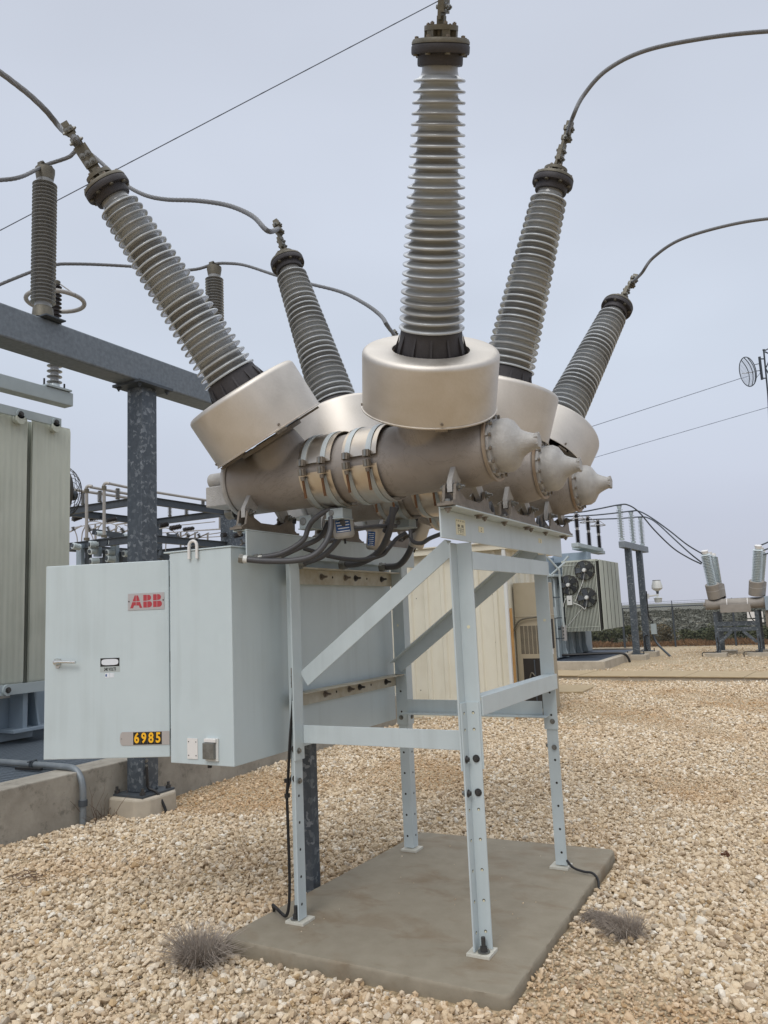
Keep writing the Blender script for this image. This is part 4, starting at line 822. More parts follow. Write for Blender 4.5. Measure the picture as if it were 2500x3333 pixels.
# bracket beam carrying the surge arrester
pe1 = H(235, 1300, 'x', -5.4); b.bar((-5.45, -1.0, pe1.z-.01), (-5.45, pe1.y, pe1.z-.01), .14, .15, LGREY); b.build('arrester_bracket', TF, bevel=.008)
pa_ = V(-5.45, H(177, 1255, 'x', -5.45).y, pe1.z+.07); AR = thing('surge_arrester', 'slim grey surge arrester with a large grading ring, behind the left crossbeam', 'surge arrester', pa_)
b = MB(); b.box((pa_.x-.09, pa_.y-.16, pa_.z), (pa_.x+.09, pa_.y+.16, pa_.z+.02), LGREY); 
for s in (-1, 1): b.cyl((pa_.x, pa_.y+s*.13, pa_.z), (pa_.x, pa_.y+s*.13, pa_.z+.1), .01, BLACK, 8)
b.build('foot_plate', AR)
zt_ = H(182, 915, 'x', pa_.x).z-pa_.z; b = MB(); stack(b, pa_+V(0, 0, .02), zt_*.50, .080, .045, 9, PORC, capm=PORCW, capr=.055); stack(b, pa_+V(0, 0, .02+zt_*.50), zt_*.48, .066, .04, 11, BLACKC, capm=BROWNAL, capr=.05); b.build('insulator_column', AR)
b = MB(); zr_ = H(175, 978, 'x', pa_.x).z; rr = .30; b.tube([V(pa_.x+rr*cos(t_), pa_.y+rr*sin(t_), zr_) for t_ in np.linspace(0, 2*pi, 41)], .024, PIPE, 12, False)
for t_ in (.6, 2.7, 4.8): b.bar((pa_.x, pa_.y, pa_.z+zt_), (pa_.x+rr*cos(t_), pa_.y+rr*sin(t_), zr_+.01), .03, .008, PIPE)
b.build('grading_ring', AR)

# ================================================================== STEEL BUS STRUCTURE (left background)
BS = thing('steel_bus_structure', 'dark steel lattice bay with insulators and pipe buses, behind the cabinet door', 'bus structure', (-14, 12, ZG))
dN = 20.5; N0 = A(470, 1617, dN); yX, xY, zB = N0.y, N0.x, N0.z
L0 = H(205, 1653, 'y', yX); R0 = H(748, 1661, 'x', xY); zB = N0.z
bw, bh = .12, .17
def beams(z, m=GALVD):
    for p, q in (((L0.x, yX), (xY+.2, yX)), ((xY, yX), (xY, R0.y)), ((L0.x, yX), (L0.x, R0.y)), ((L0.x, R0.y), (xY, R0.y))):
        b = MB(); b.bar((p[0], p[1], z), (q[0], q[1], z), .014, bh, m); d_ = (V(q[0], q[1], 0)-V(p[0], p[1], 0)).normalized()
        for s in (-1, 1): b.bar((p[0], p[1], z+s*(bh/2+.008)), (q[0], q[1], z+s*(bh/2+.008)), bw, .014, m)
        b.build('beam', BS)
zL = H(640, 1766, 'x', xY).z
beams(zB-bh/2); beams(zL)
for x, y in ((xY, R0.y), (L0.x, R0.y), (xY-.9, R0.y+1.6), (L0.x+1.4, R0.y+2.5)):
    b = MB(); top_ = zB if (x, y) != (xY-.9, R0.y+1.6) else zB-.9; b.box((x-.2, y-.2, ZG), (x+.2, y+.2, top_), GALV); b.build('column', BS)
def ins_at(b, p, h, r, rc, n, ax=V(0, 0, 1), m=PORC, cr=None): stack(b, p, h, r, rc, n, m, ax, 14, capr=cr or r*.7)
for u, vt, vb in ((270, 1603, 1645), (325, 1598, 1636), (383, 1590, 1627)):
    b = MB(); p = H(u, vb-2, 'y', yX); t_ = H(u, vt, 'y', yX); ins_at(b, p, t_.z-p.z, .075, .04, 9); b.build('bus_insulator', BS)
for u, vt, vb in ((553, 1643, 1681), (607, 1650, 1676), (661, 1630, 1650)):
    b = MB(); p = H(u, vb, 'x', xY-1.4); t_ = H(u, vt, 'x', xY-1.4); ins_at(b, p, t_.z-p.z, .07, .035, 8); b.build('bus_insulator', BS)
# pipe buses
for pts in (((352, 1573), (424, 1588), (518, 1604), (700, 1633)), ((292, 1585), (424, 1609), (560, 1632), (640, 1643)), ((240, 1594), (424, 1622), (520, 1636))):
    b = MB(); b.tube([A(u, v, 21+(u-240)*.006) for u, v in pts], .038, PIPE, 10); b.build('bus_pipe', BS)
for u, v0, v1 in ((282, 1583, 1754), (339, 1574, 1745)):
    b = MB(); d = 20.2; c = [A(u+18, v0, d), A(u+6, v0-1, d), A(u-1, v0+6, d), A(u, v0+20, d), A(u, (v0+v1)/2, d), A(u, v1, d)]; b.tube(curve(c, 4), .042, PIPE, 10)
    b.cyl(A(u, v0+8, d), A(u, v0+20, d), .062, BROWNAL, 12); b.cyl(A(u, v1-4, d), A(u, v1+5, d), .075, BROWNAL, 12); b.box(A(u-3, v1+20, d+.1)[:], A(u+4, v1, d)[:], BROWNAL) if False else None
    b.build('bus_pipe', BS)
for (u0, v0, u1, v1) in ((234, 1693, 262, 1685), (345, 1700, 424, 1689), (335, 1706, 424, 1690), (380, 1707, 424, 1701), (518, 1716, 700, 1698), (590, 1730, 735, 1720), (660, 1742, 730, 1732), (518, 1735, 735, 1722), (518, 1757, 740, 1745), (234, 1718, 330, 1702), (345, 1735, 424, 1728)):
    b = MB(); b.tube([A(u0, v0, 26), A(u1, v1, 25)], .026 if v0 < 1712 else .016, PIPE, 6); b.build('bus_pipe', BS)
for u, v0, v1 in ((310, 1705, 1765), (378, 1706, 1770), (588, 1732, 1790), (635, 1732, 1775), (676, 1740, 1775), (715, 1668, 1720), (724, 1668, 1720)):
    b = MB(); b.tube([A(u, v0, 25), A(u, v1, 25)], .03, PIPE, 8); b.build('riser_pipe', BS)
# strain and switch insulators
for (u0, v0, u1, v1, r_, m_) in ((236, 1691, 266, 1680, .16, BLACKC), (291, 1690, 330, 1682, .16, BLACKC), (345, 1696, 380, 1688, .13, BLACKC), (519, 1712, 548, 1706, .14, BLACKC), (552, 1721, 590, 1713, .15, BLACKC), (596, 1724, 632, 1719, .12, BLACKC), (722, 1743, 734, 1740, .13, BLACKC), (760, 1745, 790, 1738, .14, BLACKC),
                                  (288, 1772, 320, 1774, .17, PORC), (346, 1765, 378, 1767, .17, PORC), (290, 1795, 312, 1793, .15, PORC), (345, 1798, 372, 1797, .15, PORC), (400, 1802, 424, 1802, .15, PORC), (292, 1828, 322, 1826, .17, PORC), (345, 1817, 374, 1820, .17, PORC), (234, 1775, 262, 1783, .15, PORC), (312, 1736, 345, 1740, .13, PORC), (400, 1744, 424, 1750, .13, PORC)):
    b = MB(); d = 23 if m_ is BLACKC else 21; p = A(u0, v0, d); q = A(u1, v1, d+.2); r_ *= .55; stack(b, p, (q-p).length, r_*(1 if m_ is BLACKC else 1.1), r_*.5, 7, m_ if m_ is BLACKC else PORCW, q-p, 12, capr=r_*.6, capm=GALVD); b.build('strain_insulator' if m_ is BLACKC else 'switch_insulator', BS)
for (u0, v0, u1, v1) in ((285, 1710, 296, 1728), (349, 1715, 357, 1733), (395, 1720, 404, 1734), (545, 1735, 555, 1755), (575, 1735, 583, 1752), (645, 1738, 652, 1750), (605, 1735, 617, 1747), (237, 1715, 240, 1727), (785, 1755, 795, 1770)):
    b = MB(); p = A(u0, v0, 24.5); q = A(u1, v1, 24.5); stack(b, q, (p-q).length, .07, .03, 6, PORC, p-q, 10, capm=GALVD)
    b.bar(q-V(.2, 0, .03), q+V(.35, 0, .12), .04, .03, PIPE); b.build('disconnect_switch', BS)
for pts in (((240, 1718), (250, 1745), (252, 1770)), ((278, 1712), (268, 1735), (265, 1768)), ((287, 1722), (300, 1745), (305, 1765)), ((312, 1760), (316, 1730), (330, 1705), (345, 1703)), ((360, 1703), (385, 1712), (395, 1720)), ((405, 1708), (420, 1714), (430, 1722)), ((540, 1770), (539, 1795)), ((598, 1765), (606, 1790)), ((518, 1722), (540, 1718), (560, 1726), (570, 1735)), ((285, 1700), (300, 1696), (325, 1700), (340, 1706)), ((372, 1760), (378, 1745), (374, 1725))):
    b = MB(); b.tube(curve([A(u, v, 24.5) for u, v in pts], 5), .018, PIPE, 6); b.build('jumper_wire', BS)
for (u0, v0, u1, v1, w_) in ((262, 1770, 262, 1840, .2), (318, 1765, 318, 1812, .2), (374, 1758, 374, 1830, .22), (345, 1790, 345, 1830, .14), (288, 1785, 288, 1835, .14), (400, 1795, 400, 1830, .14), (545, 1745, 575, 1745, .1)):
    b = MB(); b.bar(A(u0, v0, 21.4), A(u1, v1, 21.4), w_, .12, BLUEP if w_ > .18 else GALVD, (0, 1, 0)); b.build('switch_frame', BS)
for (u0, v0, u1, v1) in ((262, 1772, 424, 1748), (262, 1785, 424, 1800), (262, 1828, 424, 1818), (300, 1730, 400, 1745), (262, 1838, 424, 1832), (520, 1800, 545, 1812), (518, 1808, 548, 1818)):
    b = MB(); b.bar(A(u0, v0, 22.3), A(u1, v1, 22.6), .1, .16, GALVD); b.build('switch_frame', BS)

# ================================================================== CONTROL HOUSE
HS = thing('control_house', 'beige ribbed metal control building seen through the breaker frame', 'building', (-6, 12, ZG))
hx1, hy0, hz = -2.629, 8.018, 2.545
b = MB(); poly = []
def ribwall(b, p, q, z0, z1, n, out):
    p = V(*p); q = V(*q); d = (q-p); L = d.length; d.normalize(); out = V(*out); vs = []; k = int(L/.3)
    xs_ = [0]
    for i in range(k): c = (i+.5)*L/k; xs_ += [c-.05, c-.03, c+.03, c+.05]
    xs_ += [L]; off = [0]+[0, .03, .03, 0]*k+[0]
    for s_, o_ in zip(xs_, off): vs += [p+d*s_+out*o_+V(0, 0, z0), p+d*s_+out*o_+V(0, 0, z1)]
    b.add(vs, [(2*i, 2*i+2, 2*i+3, 2*i+1) for i in range(len(xs_)-1)], BEIGE)
ribwall(b, (-12, hy0, 0), (hx1, hy0, 0), ZG, hz, 0, (0, -1, 0)); ribwall(b, (hx1, hy0, 0), (hx1, 10.2, 0), ZG, hz, 0, (1, 0, 0)); b.box((-12, hy0+.02, ZG), (hx1-.02, 10.2, hz), BEIGE)
for i in range(16):
    for z in (.35, 1.1, 1.85): b.cyl((-6.2+i*.225, hy0-.001, z), (-6.2+i*.225, hy0-.006, z), .008, DKBOLT, 6)
W_ = b.build('wall', HS)
b = MB(); b.box((hx1-.03, hy0-.035, ZG), (hx1+.035, hy0+.05, hz), ROOFM); b.build('corner_trim', W_)
b = MB(); b.box((-12.2, hy0-.14, hz+.001), (hx1+.14, 10.35, hz+.105), ROOFM); b.box((-12.2, hy0-.18, hz+.106), (hx1+.18, 10.35, hz+.125), ROOFM); b.prism([(hy0-.16, hz+.126), (10.35, hz+.126), (9.3, hz+.25)], ROOFM, lambda y, z, t_: V(-12.2+t_*(12.2+hx1+.16), y, z)); b.build('roof', HS)
b = MB(); b.box((hx1+.04, hy0-.13, ZG+.2), (hx1+.09, hy0-.08, hz), WHT); b.build('downspout', HS)
for x in (-3.75, -3.0): pass
HV = thing('hvac_unit', 'tan wall-mounted air conditioner on the beige building beside a back leg of the breaker', 'air conditioner', (hx1+.3, 8.4, ZG))
a0 = H(1632, 1905, 'y', 8.35); a1 = H(1715, 1905, 'y', 8.35); vx0, vx1, vy0, vy1, vz1, vz0 = hx1+.033, hx1+.033+(a1.x-a0.x)+.02, 8.35, 9.0, a0.z+.02, ZG+.1
b = MB(); b.box((vx0, vy0, vz0), (vx1, vy1, vz1), HVAC); b.box((vx0-.005, vy0-.006, 1.47), (vx1+.006, vy1, 1.49), HVAC); b.box((vx1+.0005, vy0, .5), (vx1+.01, vy0+.02, vz1), HVAC); C_ = b.build('casing', HV, bevel=.01)
b = MB(); w_ = vx1-vx0
for r in range(26):
    for cc in range(5): x = vx0+w_*(.16+.15*cc); z = 1.32-.017*r; b.box((x, vy0-.003, z), (x+w_*.125, vy0-.0005, z+.008), DARK)
b.build('louvre_grille', HV)
b = MB(); b.box((vx0+w_*.2, vy0-.004, .05), (vx1-w_*.12, vy0-.0007, .82), DARK); b.box((vx0+w_*.60, vy0-.02, .06), (vx0+w_*.64, vy0-.004, .8), GALVD); b.cyl((vx0+w_*.42, vy0-.03, .3), (vx0+w_*.42, vy0-.03, .5), .05, BLACK, 12); b.tube(curve([(vx0+w_*.42, vy0-.03, .5), (vx0+w_*.5, vy0-.03, .6), (vx0+w_*.62, vy0-.03, .55)], 5), .012, BROWNAL, 8); b.build('open_compressor_bay', HV)
b = MB(); b.tube(curve([(vx0-.04, vy0-.05, 1.22), (vx0+.0, vy0-.05, 1.3), (vx0+.08, vy0-.05, 1.41), (vx0+.2, vy0-.05, 1.45), (vx0+w_, vy0-.05, 1.47)], 6), .014, BROWNAL, 8); b.cyl((vx0-.05, vy0-.05, 1.12), (vx0-.04, vy0-.05, 1.23), .03, GALVD, 12); b.build('refrigerant_hose', HV)
b = MB(); b.box((vx1+.001, vy0+.12, .95), (vx1+.006, vy0+.55, 1.42), DARK)
for z in (1.02, 1.14, 1.26, 1.36): b.cyl((vx1+.006, vy0+.2, z), (vx1+.02, vy0+.2, z), .03, WHT, 10)
b.box((vx1+.006, vy0+.14, .86), (vx1+.01, vy0+.45, .94), PAPER); b.build('side_control_panel', HV)
b = MB(); b.box((hx1+.036, hy0+.04, ZG), (hx1+.075, hy0+.10, 1.62), mat('yellow_pine', 'c9a06a', .7, var='b88d58', vs=10)); b.build('wood_strip', HS)

# ================================================================== RIGHT TRANSFORMER + BASIN
YP = 17.45
P2 = thing('transformer_basin', 'low light concrete basin with dark grating under the distant transformer at right', 'containment wall', (-5, 20, ZG))
b = MB(); zt2 = ZG+.22
b.box((-9, YP, -.3), (-3.35, YP+.22, zt2), CONC2); b.box((-3.57, YP+.2205, -.3), (-3.35, 23.9, zt2), CONC2); b.box((-9, 23.68, -.3), (-3.5705, 23.9, zt2-.001), CONC2); b.build('curb', P2, bevel=.01)
b = MB(); b.box((-9, YP+.221, -.25), (-3.571, 23.679, zt2-.05), mat('dark_blue_grating', '4b5461', .6, .3, var='3f4753', vs=30, vstretch=(1, 6, 1))); b.build('grating', P2)
b = MB(); b.tube(curve([(-5.6, 19.3, zt2+.05), (-4.6, 19.6, zt2+.06), (-3.6, 19.95, zt2+.06), (-3.35, 20.0, zt2+.03), (-3.25, 20.05, zt2-.1), (-3.22, 20.1, ZG-.05)], 6), .035, BLACK, 8); b.build('conduit', P2)
T2 = thing('distant_transformer', 'grey-green transformer with finned radiator and three fans, behind the breaker at right', 'transformer', (-5.5, 21, ZG))
y0 = 19.5; x0, x1 = -4.88, -3.858; z0, z1 = .87, 2.95
b = MB(); nf = 24
for i in range(nf):
    x = x0+(x1-x0)*(i+.5)/nf; b.box((x-.0085, y0, z0), (x+.0085, y0+.055, z1), RADM)
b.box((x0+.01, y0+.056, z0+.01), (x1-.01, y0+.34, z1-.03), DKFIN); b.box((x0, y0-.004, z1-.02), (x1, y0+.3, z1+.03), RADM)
for z in (z0+.12, (z0+z1)/2, z1-.42, z1-.12): b.box((x0, y0-.012, z), (x1, y0-.0005, z+.014), RADM)
b.tube([V(x0+.05, y0-.015, z0+.16), V(x1-.25, y0-.015, z0+.95)], .008, WHT, 6)
R2 = b.build('radiator', T2)
b = MB()
for i in range(5):
    ya = y0+.345+i*.55; b.box((x1-.9, ya, z0+.02), (x1+.03, ya+.47, z1+.03), RADM)
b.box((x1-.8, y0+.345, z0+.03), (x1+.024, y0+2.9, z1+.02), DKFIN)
b.build('radiator', T2, bevel=.01)
for u, v in ((1903, 1856), (1851, 1904), (1911, 1945)): fan(T2, H(u, v, 'y', y0-.03), (0, -1, 0), .29, .1)
b = MB(); c = H(1855, 1954, 'y', y0-.05); b.box((c.x-.075, y0-.10, c.z-.14), (c.x+.075, y0-.02, c.z+.14), WHT); b.text('5', Matrix(((1, 0, 0, c.x), (0, 0, -1, y0-.101), (0, 1, 0, c.z), (0, 0, 0, 1))), .06, BLK) if False else b.box((c.x-.03, y0-.102, c.z-.015), (c.x+.03, y0-.1005, c.z+.01), BLK)
for pts in (((1903, 1862), (1898, 1890), (1885, 1925), (1872, 1958)), ((1911, 1952), (1905, 1982), (1890, 1972), (1866, 1962)), ((1850, 1912), (1853, 1935)), ((1843, 1945), (1835, 1965), (1834, 1975))): b.tube(curve([H(u, v, 'y', y0-.07) for u, v in pts], 5), .011, WHT, 6)
b.build('fan_control_box', T2, bevel=.0)
b = MB(); b.box((-7.9, 18.9, ZG+.2), (-5.05, 23.2, 2.5), LGREY); 
for y in (19.5, 20.3, 21.1, 21.9): b.prism([(-5.05, ZG+.22), (-4.85, ZG+.22), (-4.93, .4), (-4.93, 2.3), (-5.05, 2.3)], LGREY, lambda x, z, t_, y=y: V(x+.0005, y+t_*.05, z))
b.box((-8, 18.7, 2.501), (-4.9, 23.4, 2.58), LGREY); b.box((-7.6, 19.2, 2.581), (-5.3, 22.8, 3.15), BLUEP); b.box((-7.0, 18.4, .9), (-5.2, 18.8995, 2.2), BLUEP); b.build('main_tank', T2, bevel=.02)
b = MB()
for u0, v0, u1, v1, dp in ((1840, 1830, 1795, 1870, 21.5), (1850, 1810, 1835, 1828, 21.8), (1780, 1810, 1820, 1855, 21.3), (1820, 1855, 1835, 2040, 21.4)): b.tube([A(u0, v0, dp), A(u1, v1, dp)], .03, LGREY, 8)
b.build('oil_pipes', T2)
for y in (19.0, 19.9, 20.8):
    b = MB(); b.cyl((-5.0, y, 1.0), (-4.9, y, 1.0), .05, GALVD, 10); b.box((-5.045, y-.1, 1.3), (-4.98, y+.1, 1.62), LGREY); b.build('valve_box', T2)
b = MB()
b.tube([V(-5.0, 18.95, ZG+.25), V(-5.0, 18.95, 2.4), V(-5.3, 18.9, 2.9)], .03, LGREY, 8)
for z in (.7, 1.3, 1.9): b.bar((-5.05, 18.93, z), (-4.8, 18.93, z), .02, .03, GALVD)
b.build('riser_pipe', T2)
b = MB(); b.cyl((-7.5, 19.3, 3.0), (-7.5, 22.6, 3.0), .3, LGREY, 24); b.build('conservator', T2)
b = MB(); b.box((-5.6, 18.6, .45), (-5.06, 18.699, 1.5), LGREY); b.box((-5.3, 18.58, 1.0), (-5.25, 18.5995, 1.1), BLACK); b.build('control_cabinet', T2)
b = MB(); p = H(1835, 2035, 'y', 19.2); b.cyl((p.x, 19.2, p.z-.45), (p.x, 19.2, p.z), .075, PIPE, 16); b.cyl((p.x, 19.2, p.z), (p.x, 19.2, p.z+.08), .05, ZINC, 12)
for i in range(4): b.box((p.x-.015, 19.2-.078, p.z-.1-i*.1), (p.x+.015, 19.2-.074, p.z-.05-i*.1), BLACK)
b.build('oil_breather', T2)
q0, q1 = H(1876, 1790, 'x', -4.55), H(1960, 1806, 'x', -4.55)
b = MB(); zb = 3.42; ya, yb_ = 19.2, 22.4; b.bar((-4.35, ya, zb), (-4.35, yb_, zb), .22, .12, LGREY); b.bar((-5.3, 20.4, zb-.3), (-4.25, 20.4, zb-.3), .5, .28, BLUEP); b.bar((-5.9, 20.4, zb-.8), (-5.2, 20.4, zb-.3), .4, .28, BLUEP); b.build('arrester_bracket', T2, bevel=.01)
ars = []
for i, (u, vt, vb) in enumerate(((1877, 1668, 1778), (1914, 1678, 1785), (1947, 1690, 1793))):
    y = ya+.25+i*1.3; 
    # put the arrester where its foot stands on the bracket
    ft = H(u+6, vb, 'z', zb+.06); ft = V(ft.x, ft.y, zb+.06); tp = H(u-1, vt, 'y', ft.y)
    lab = ['slim dark surge arrester with a ring, nearest the big breaker', 'middle one of three dark ringed surge arresters on the distant transformer', 'rightmost dark ringed surge arrester on the distant transformer'][i]
    T = thing('surge_arrester', lab, 'surge arrester', ft, 'ringed arresters on the distant transformer'); h = tp.z-ft.z
    b = MB(); stack(b, ft, h*.52, .085, .05, 14, BLACKC, capm=PIPE, capr=.05, seg=16); stack(b, ft+V(0, 0, h*.52), h*.46, .085, .05, 12, BLACKC, capm=PIPE, capr=.05, seg=16); b.build('insulator_column', T)
    b = MB(); zr2 = ft.z+h*.80; R3 = .25; b.tube([ft+V(R3*cos(t_), R3*sin(t_), zr2-ft.z) for t_ in np.linspace(0, 2*pi, 33)], .014, PIPE, 8, False)
    for t_ in (.3, 2.4, 4.5): b.tube([ft+V(0, 0, h), ft+V(R3*cos(t_), R3*sin(t_), zr2-ft.z)], .010, PIPE, 6)
    b.build('grading_ring', T); ars.append(ft+V(0, 0, h))
    for o in T.children: pass
b = MB(); b.bar(V(ars[0].x, ars[0].y-.3, zb), V(ars[2].x, ars[2].y+.2, zb), .26, .115, LGREY); b.build('arrester_bracket', T2, bevel=.01)

# ================================================================== TWIN POST INSULATOR FRAME (right)
F2 = thing('insulator_stand', 'twin-post galvanised stand holding three tall pale insulators, right of the distant transformer', 'support frame', (-3.35, 21.5, ZG))
xF = -3.2
pst = [H(2073, 2128, 'z', .09), H(2108, 2118, 'z', .09)]
for p in pst:
    b = MB(); b.box((p.x-.095, p.y-.095, .08), (p.x+.095, p.y+.095, 3.32), GALV); b.build('post', F2, bevel=.01)
    b = MB(); b.box((p.x-.32, p.y-.32, -.3), (p.x+.32, p.y+.32, .079), CONC2); b.build('concrete_footing', F2, bevel=.02)
    b = MB(); b.box((p.x-.2, p.y-.2, .0795), (p.x+.2, p.y+.2, .095), GALVD)
    for s in (-1, 1): b.cyl((p.x+s*.24, p.y-.17, .08), (p.x+s*.24, p.y-.17, .18), .015, DKBOLT, 8)
    b.build('base_plate', F2)
pd = (pst[1]-pst[0]); pd.z = 0; pd.normalize(); e0, e1 = pst[0]-pd*.75, pst[1]+pd*1.05
b = MB(); b.bar(V(e0.x, e0.y, 3.42), V(e1.x, e1.y, 3.42), .19, .20, GALVL); b.build('crossbeam', F2, bevel=.01)
tops = []
for i, (u, vt, vb) in enumerate(((2018, 1641, 1756), (2055, 1662, 1777), (2085, 1681, 1792))):
    # point on the beam line seen at u
    best = min((abs(0) or 0, 0) for _ in [0]); t_ = 0
    bestd = 1e9
    for s_ in np.linspace(0, 1, 101):
        q = V(e0.x, e0.y, 3.55)*(1-s_)+V(e1.x, e1.y, 3.55)*s_; w_ = np.array(q[:])-CP; uu = 1250+FPX*(w_@CR)/(w_@CF)
        if abs(uu-(u+7)) < bestd: bestd = abs(uu-(u+7)); base = q
    w_ = np.array(base[:])-CP; dpt = w_@CF; tp = A(u, vt, dpt); h = tp.z-base.z
    T = thing('tall_insulator', ['leftmost and nearest of three tall pale insulators on the twin-post stand', 'middle tall pale insulator on the twin-post stand', 'rightmost and farthest tall pale insulator on the twin-post stand'][i], 'insulator', base, 'pale insulators on the twin-post stand')
    b = MB(); stack(b, base, h*.96, .100, .040, 17, PORCW, capm=LGREY, capr=.07, seg=18); b.build('porcelain_column', T)
    b = MB(); b.box((base.x-.07, base.y-.05, base.z+h*.96), (base.x+.07, base.y+.05, base.z+h), GALVD); b.build('cable_clamp', T); tops.append(base+V(0, 0, h))
b = MB(); p = pst[1]; b.box((p.x+.20, p.y-.2, .62), (p.x+.36, p.y-.08, .95), LGREY); b.tube(curve([(p.x+.15, p.y-.16, 2.0), (p.x+.15, p.y-.16, 1.4), (p.x+.16, p.y-.16, 1.15), (p.x+.25, p.y-.15, 1.05), (p.x+.26, p.y-.14, .95)], 5), .02, BLACK, 8); b.tube(curve([(p.x+.24, p.y-.14, .62), (p.x+.3, p.y-.14, .4), (p.x+.45, p.y-.2, .2), (p.x+.75, p.y-.3, -.1)], 5), .035, GALVD, 8); b.tube(curve([(p.x+.1, p.y-.17, .6), (p.x-.02, p.y-.17, .55), (p.x-.02, p.y-.17, .3), (p.x+.03, p.y-.17, .1)], 4), .02, BLACK, 8); b.build('junction_box', F2)
dl = (np.array([pst[1].x, pst[1].y, 1.5])-CP)@CF
LP = thing('yard_light', 'white yard light on a side arm of the rear post at right', 'yard light', A(2141, 1937, dl))
pl = A(2141, 1937, dl); b = MB(); b.tube([V(pst[1].x+.12, pst[1].y, pl.z-.02), pl], .028, WHT, 10); b.box((pst[1].x+.141, pst[1].y-.06, pl.z-.1), (pst[1].x+.19, pst[1].y+.06, pl.z+.06), WHT); b.build('arm', LP)
b = MB(); b.cyl(pl+V(0, 0, -.04), pl+V(0, 0, .03), .03, WHT, 12); b.lathe(pl, (0, 0, 1), [(0, .0), (.03, .02), (.045, .11), (.05, .13), (.12, .17), (.175, .22), (.17, .30), (.145, .40), (.125, .47), (0, .48)], WHT, 28); b.lathe(pl, (0, 0, 1), [(0, .475), (.13, .475), (.13, .487), (0, .49)], BLACKC, 28); b.lathe(pl, (0, 0, 1), [(.03, .04), (.034, .04), (.05, .125), (.03, .13)], GALVD, 16); b.build('housing', LP)
b = MB(); b.lathe(pl, (0, 0, 1), [(0, -.05), (.06, -.055), (.145, -.09), (.150, -.10), (.13, -.105), (.125, -.13), (.12, -.14), (.118, -.19), (.11, -.195), (.105, -.24), (0, -.245)], LENS, 28); b.build('refractor', LP)

# ================================================================== DISTANT BREAKER
FARC = mat('grey_brown_casting', '98928a', .6, .1, var='827b73', vs=3)
B2 = thing('distant_breaker', 'smaller-looking grey circuit breaker on galvanised legs near the right edge', 'circuit breaker', (-.4, 22.3, ZG))
yb2 = 22.3; dz = 0
l0, l1 = H(2340, 2128, 'y', yb2), H(2476, 2125, 'y', yb2); tz = H(2380, 1958, 'y', yb2).z; fz = H(2380, 1990, 'y', yb2).z
for x in (l0.x, l1.x):
    b = MB(); b.box((x-.36, yb2-.30, -.25), (x+.24, yb2+.22, .02), CONC2); b.build('concrete_footing', B2, bevel=.01); b = MB(); b.box((x-.2, yb2+1.0, -.25), (x+.42, yb2+1.6, .02), CONC2); b.build('concrete_footing', B2, bevel=.01)
    for yy in (yb2, yb2+1.3):
        b = MB(); b.box((x-.055, yy, .021), (x+.055, yy+.012, fz), GALV); b.box((x+.0555, yy, .021), (x+.067, yy+.10, fz), GALVD); b.build('leg', B2)
for za, hh in ((H(2400, 2030, 'y', yb2).z, .12), (H(2400, 2048, 'y', yb2).z, .10)):
    b = MB(); b.box((l0.x+.001, yb2-.013, za-hh/2), (l1.x+.03, yb2-.001, za+hh/2), GALV); b.box((l0.x, yb2-.0135, za+hh/2+.001), (l1.x+.03, yb2+.1, za+hh/2+.012), GALVD); b.build('cross_member', B2)
za = H(2400, 2048, 'y', yb2).z
for s, x in ((1, l0.x), (-1, l1.x)):
    b = MB(); b.bar((x+s*.06, yb2-.02, H(2350, 2092, 'y', yb2).z), (x+s*.42, yb2-.02, za-.05), .012, .09, GALV, (0, 0, 1)); b.build('diagonal_brace', B2)
tx0, tx1 = H(2296, 1970, 'y', yb2-.1).x, l1.x+.35; trz = H(2380, 1965, 'y', yb2).z; tr2 = .16
for kk in range(3):
    yk = yb2-.05+kk*.72
    b = MB(); b.lathe((0, yk, trz), (1, 0, 0), [(0, tx0-.06), (.05, tx0-.06), (.05, tx0), (.15, tx0), (.17, tx0+.03), (tr2, tx0+.05), (tr2, tx1), (0, tx1)], FARC, 28)
    for xx in (-.62, -.05): b.lathe((0, yk, trz), (1, 0, 0), [(tr2+.004, xx-.01), (tr2+.004, xx+.01)], WHITEP, 28)
    b.build('tank', B2)
    for s, bx, ub, vb_, ut, vt_ in ((-1, None, 2326, 1935, 2295, 1795), (1, None, 2459, 1925, 2466, 1778)):
        p = H(ub, vb_, 'y', yb2-.05); q = H(ut, vt_, 'y', yb2-.45); dirv = (q-p); dirv = V(dirv.x, dirv.y*(1-kk), dirv.z); L = dirv.length; o = V(p.x, yk, p.z-.1); n = dirv.normalized()
        b = MB(); stack(b, o+n*.30, L-.17, .145, .085, 20, PORCW, n, 20, capm=WHITEP, capr=.10); B_ = b.build('bushing', B2)
        b = MB(); b.lathe(o, n, [(.195, .0), (.203, .0), (.205, .43), (.195, .436), (.15, .437)], FARC, 28); b.lathe(o, n, [(.207, .25), (.2075, .256)], WHITEP, 28); b.build('turret_shroud', B_)
b = MB(); c0, c1 = H(2343, 1969, 'y', yb2-.3), H(2445, 1991, 'y', yb2-.3); b.box((c0.x, yb2-.32, c1.z), (c1.x, yb2-.18, c0.z), FARC); b.build('linkage_cover', B2, bevel=.005)
b = MB(); c0 = H(2489, 1940, 'y', yb2-.1); b.box((c0.x, yb2-.4, c0.z-.42), (c0.x+.7, yb2+1.4, c0.z), BLUEP); b.box((c0.x-.03, yb2-.3, .75), (c0.x+.6, yb2+1.3, c0.z-.425), BRACK); b.build('mechanism_cabinet', B2, bevel=.01)
b = MB(); b.tube(curve([H(2438, 1990, 'y', yb2-.2), H(2445, 2010, 'y', yb2-.2), H(2455, 2022, 'y', yb2-.1)], 5), .015, BLACK, 8); b.tube(curve([H(2475, 2030, 'y', yb2-.2), H(2490, 2028, 'y', yb2-.2), H(2505, 2020, 'y', yb2-.1)], 5), .015, BLACK, 8)
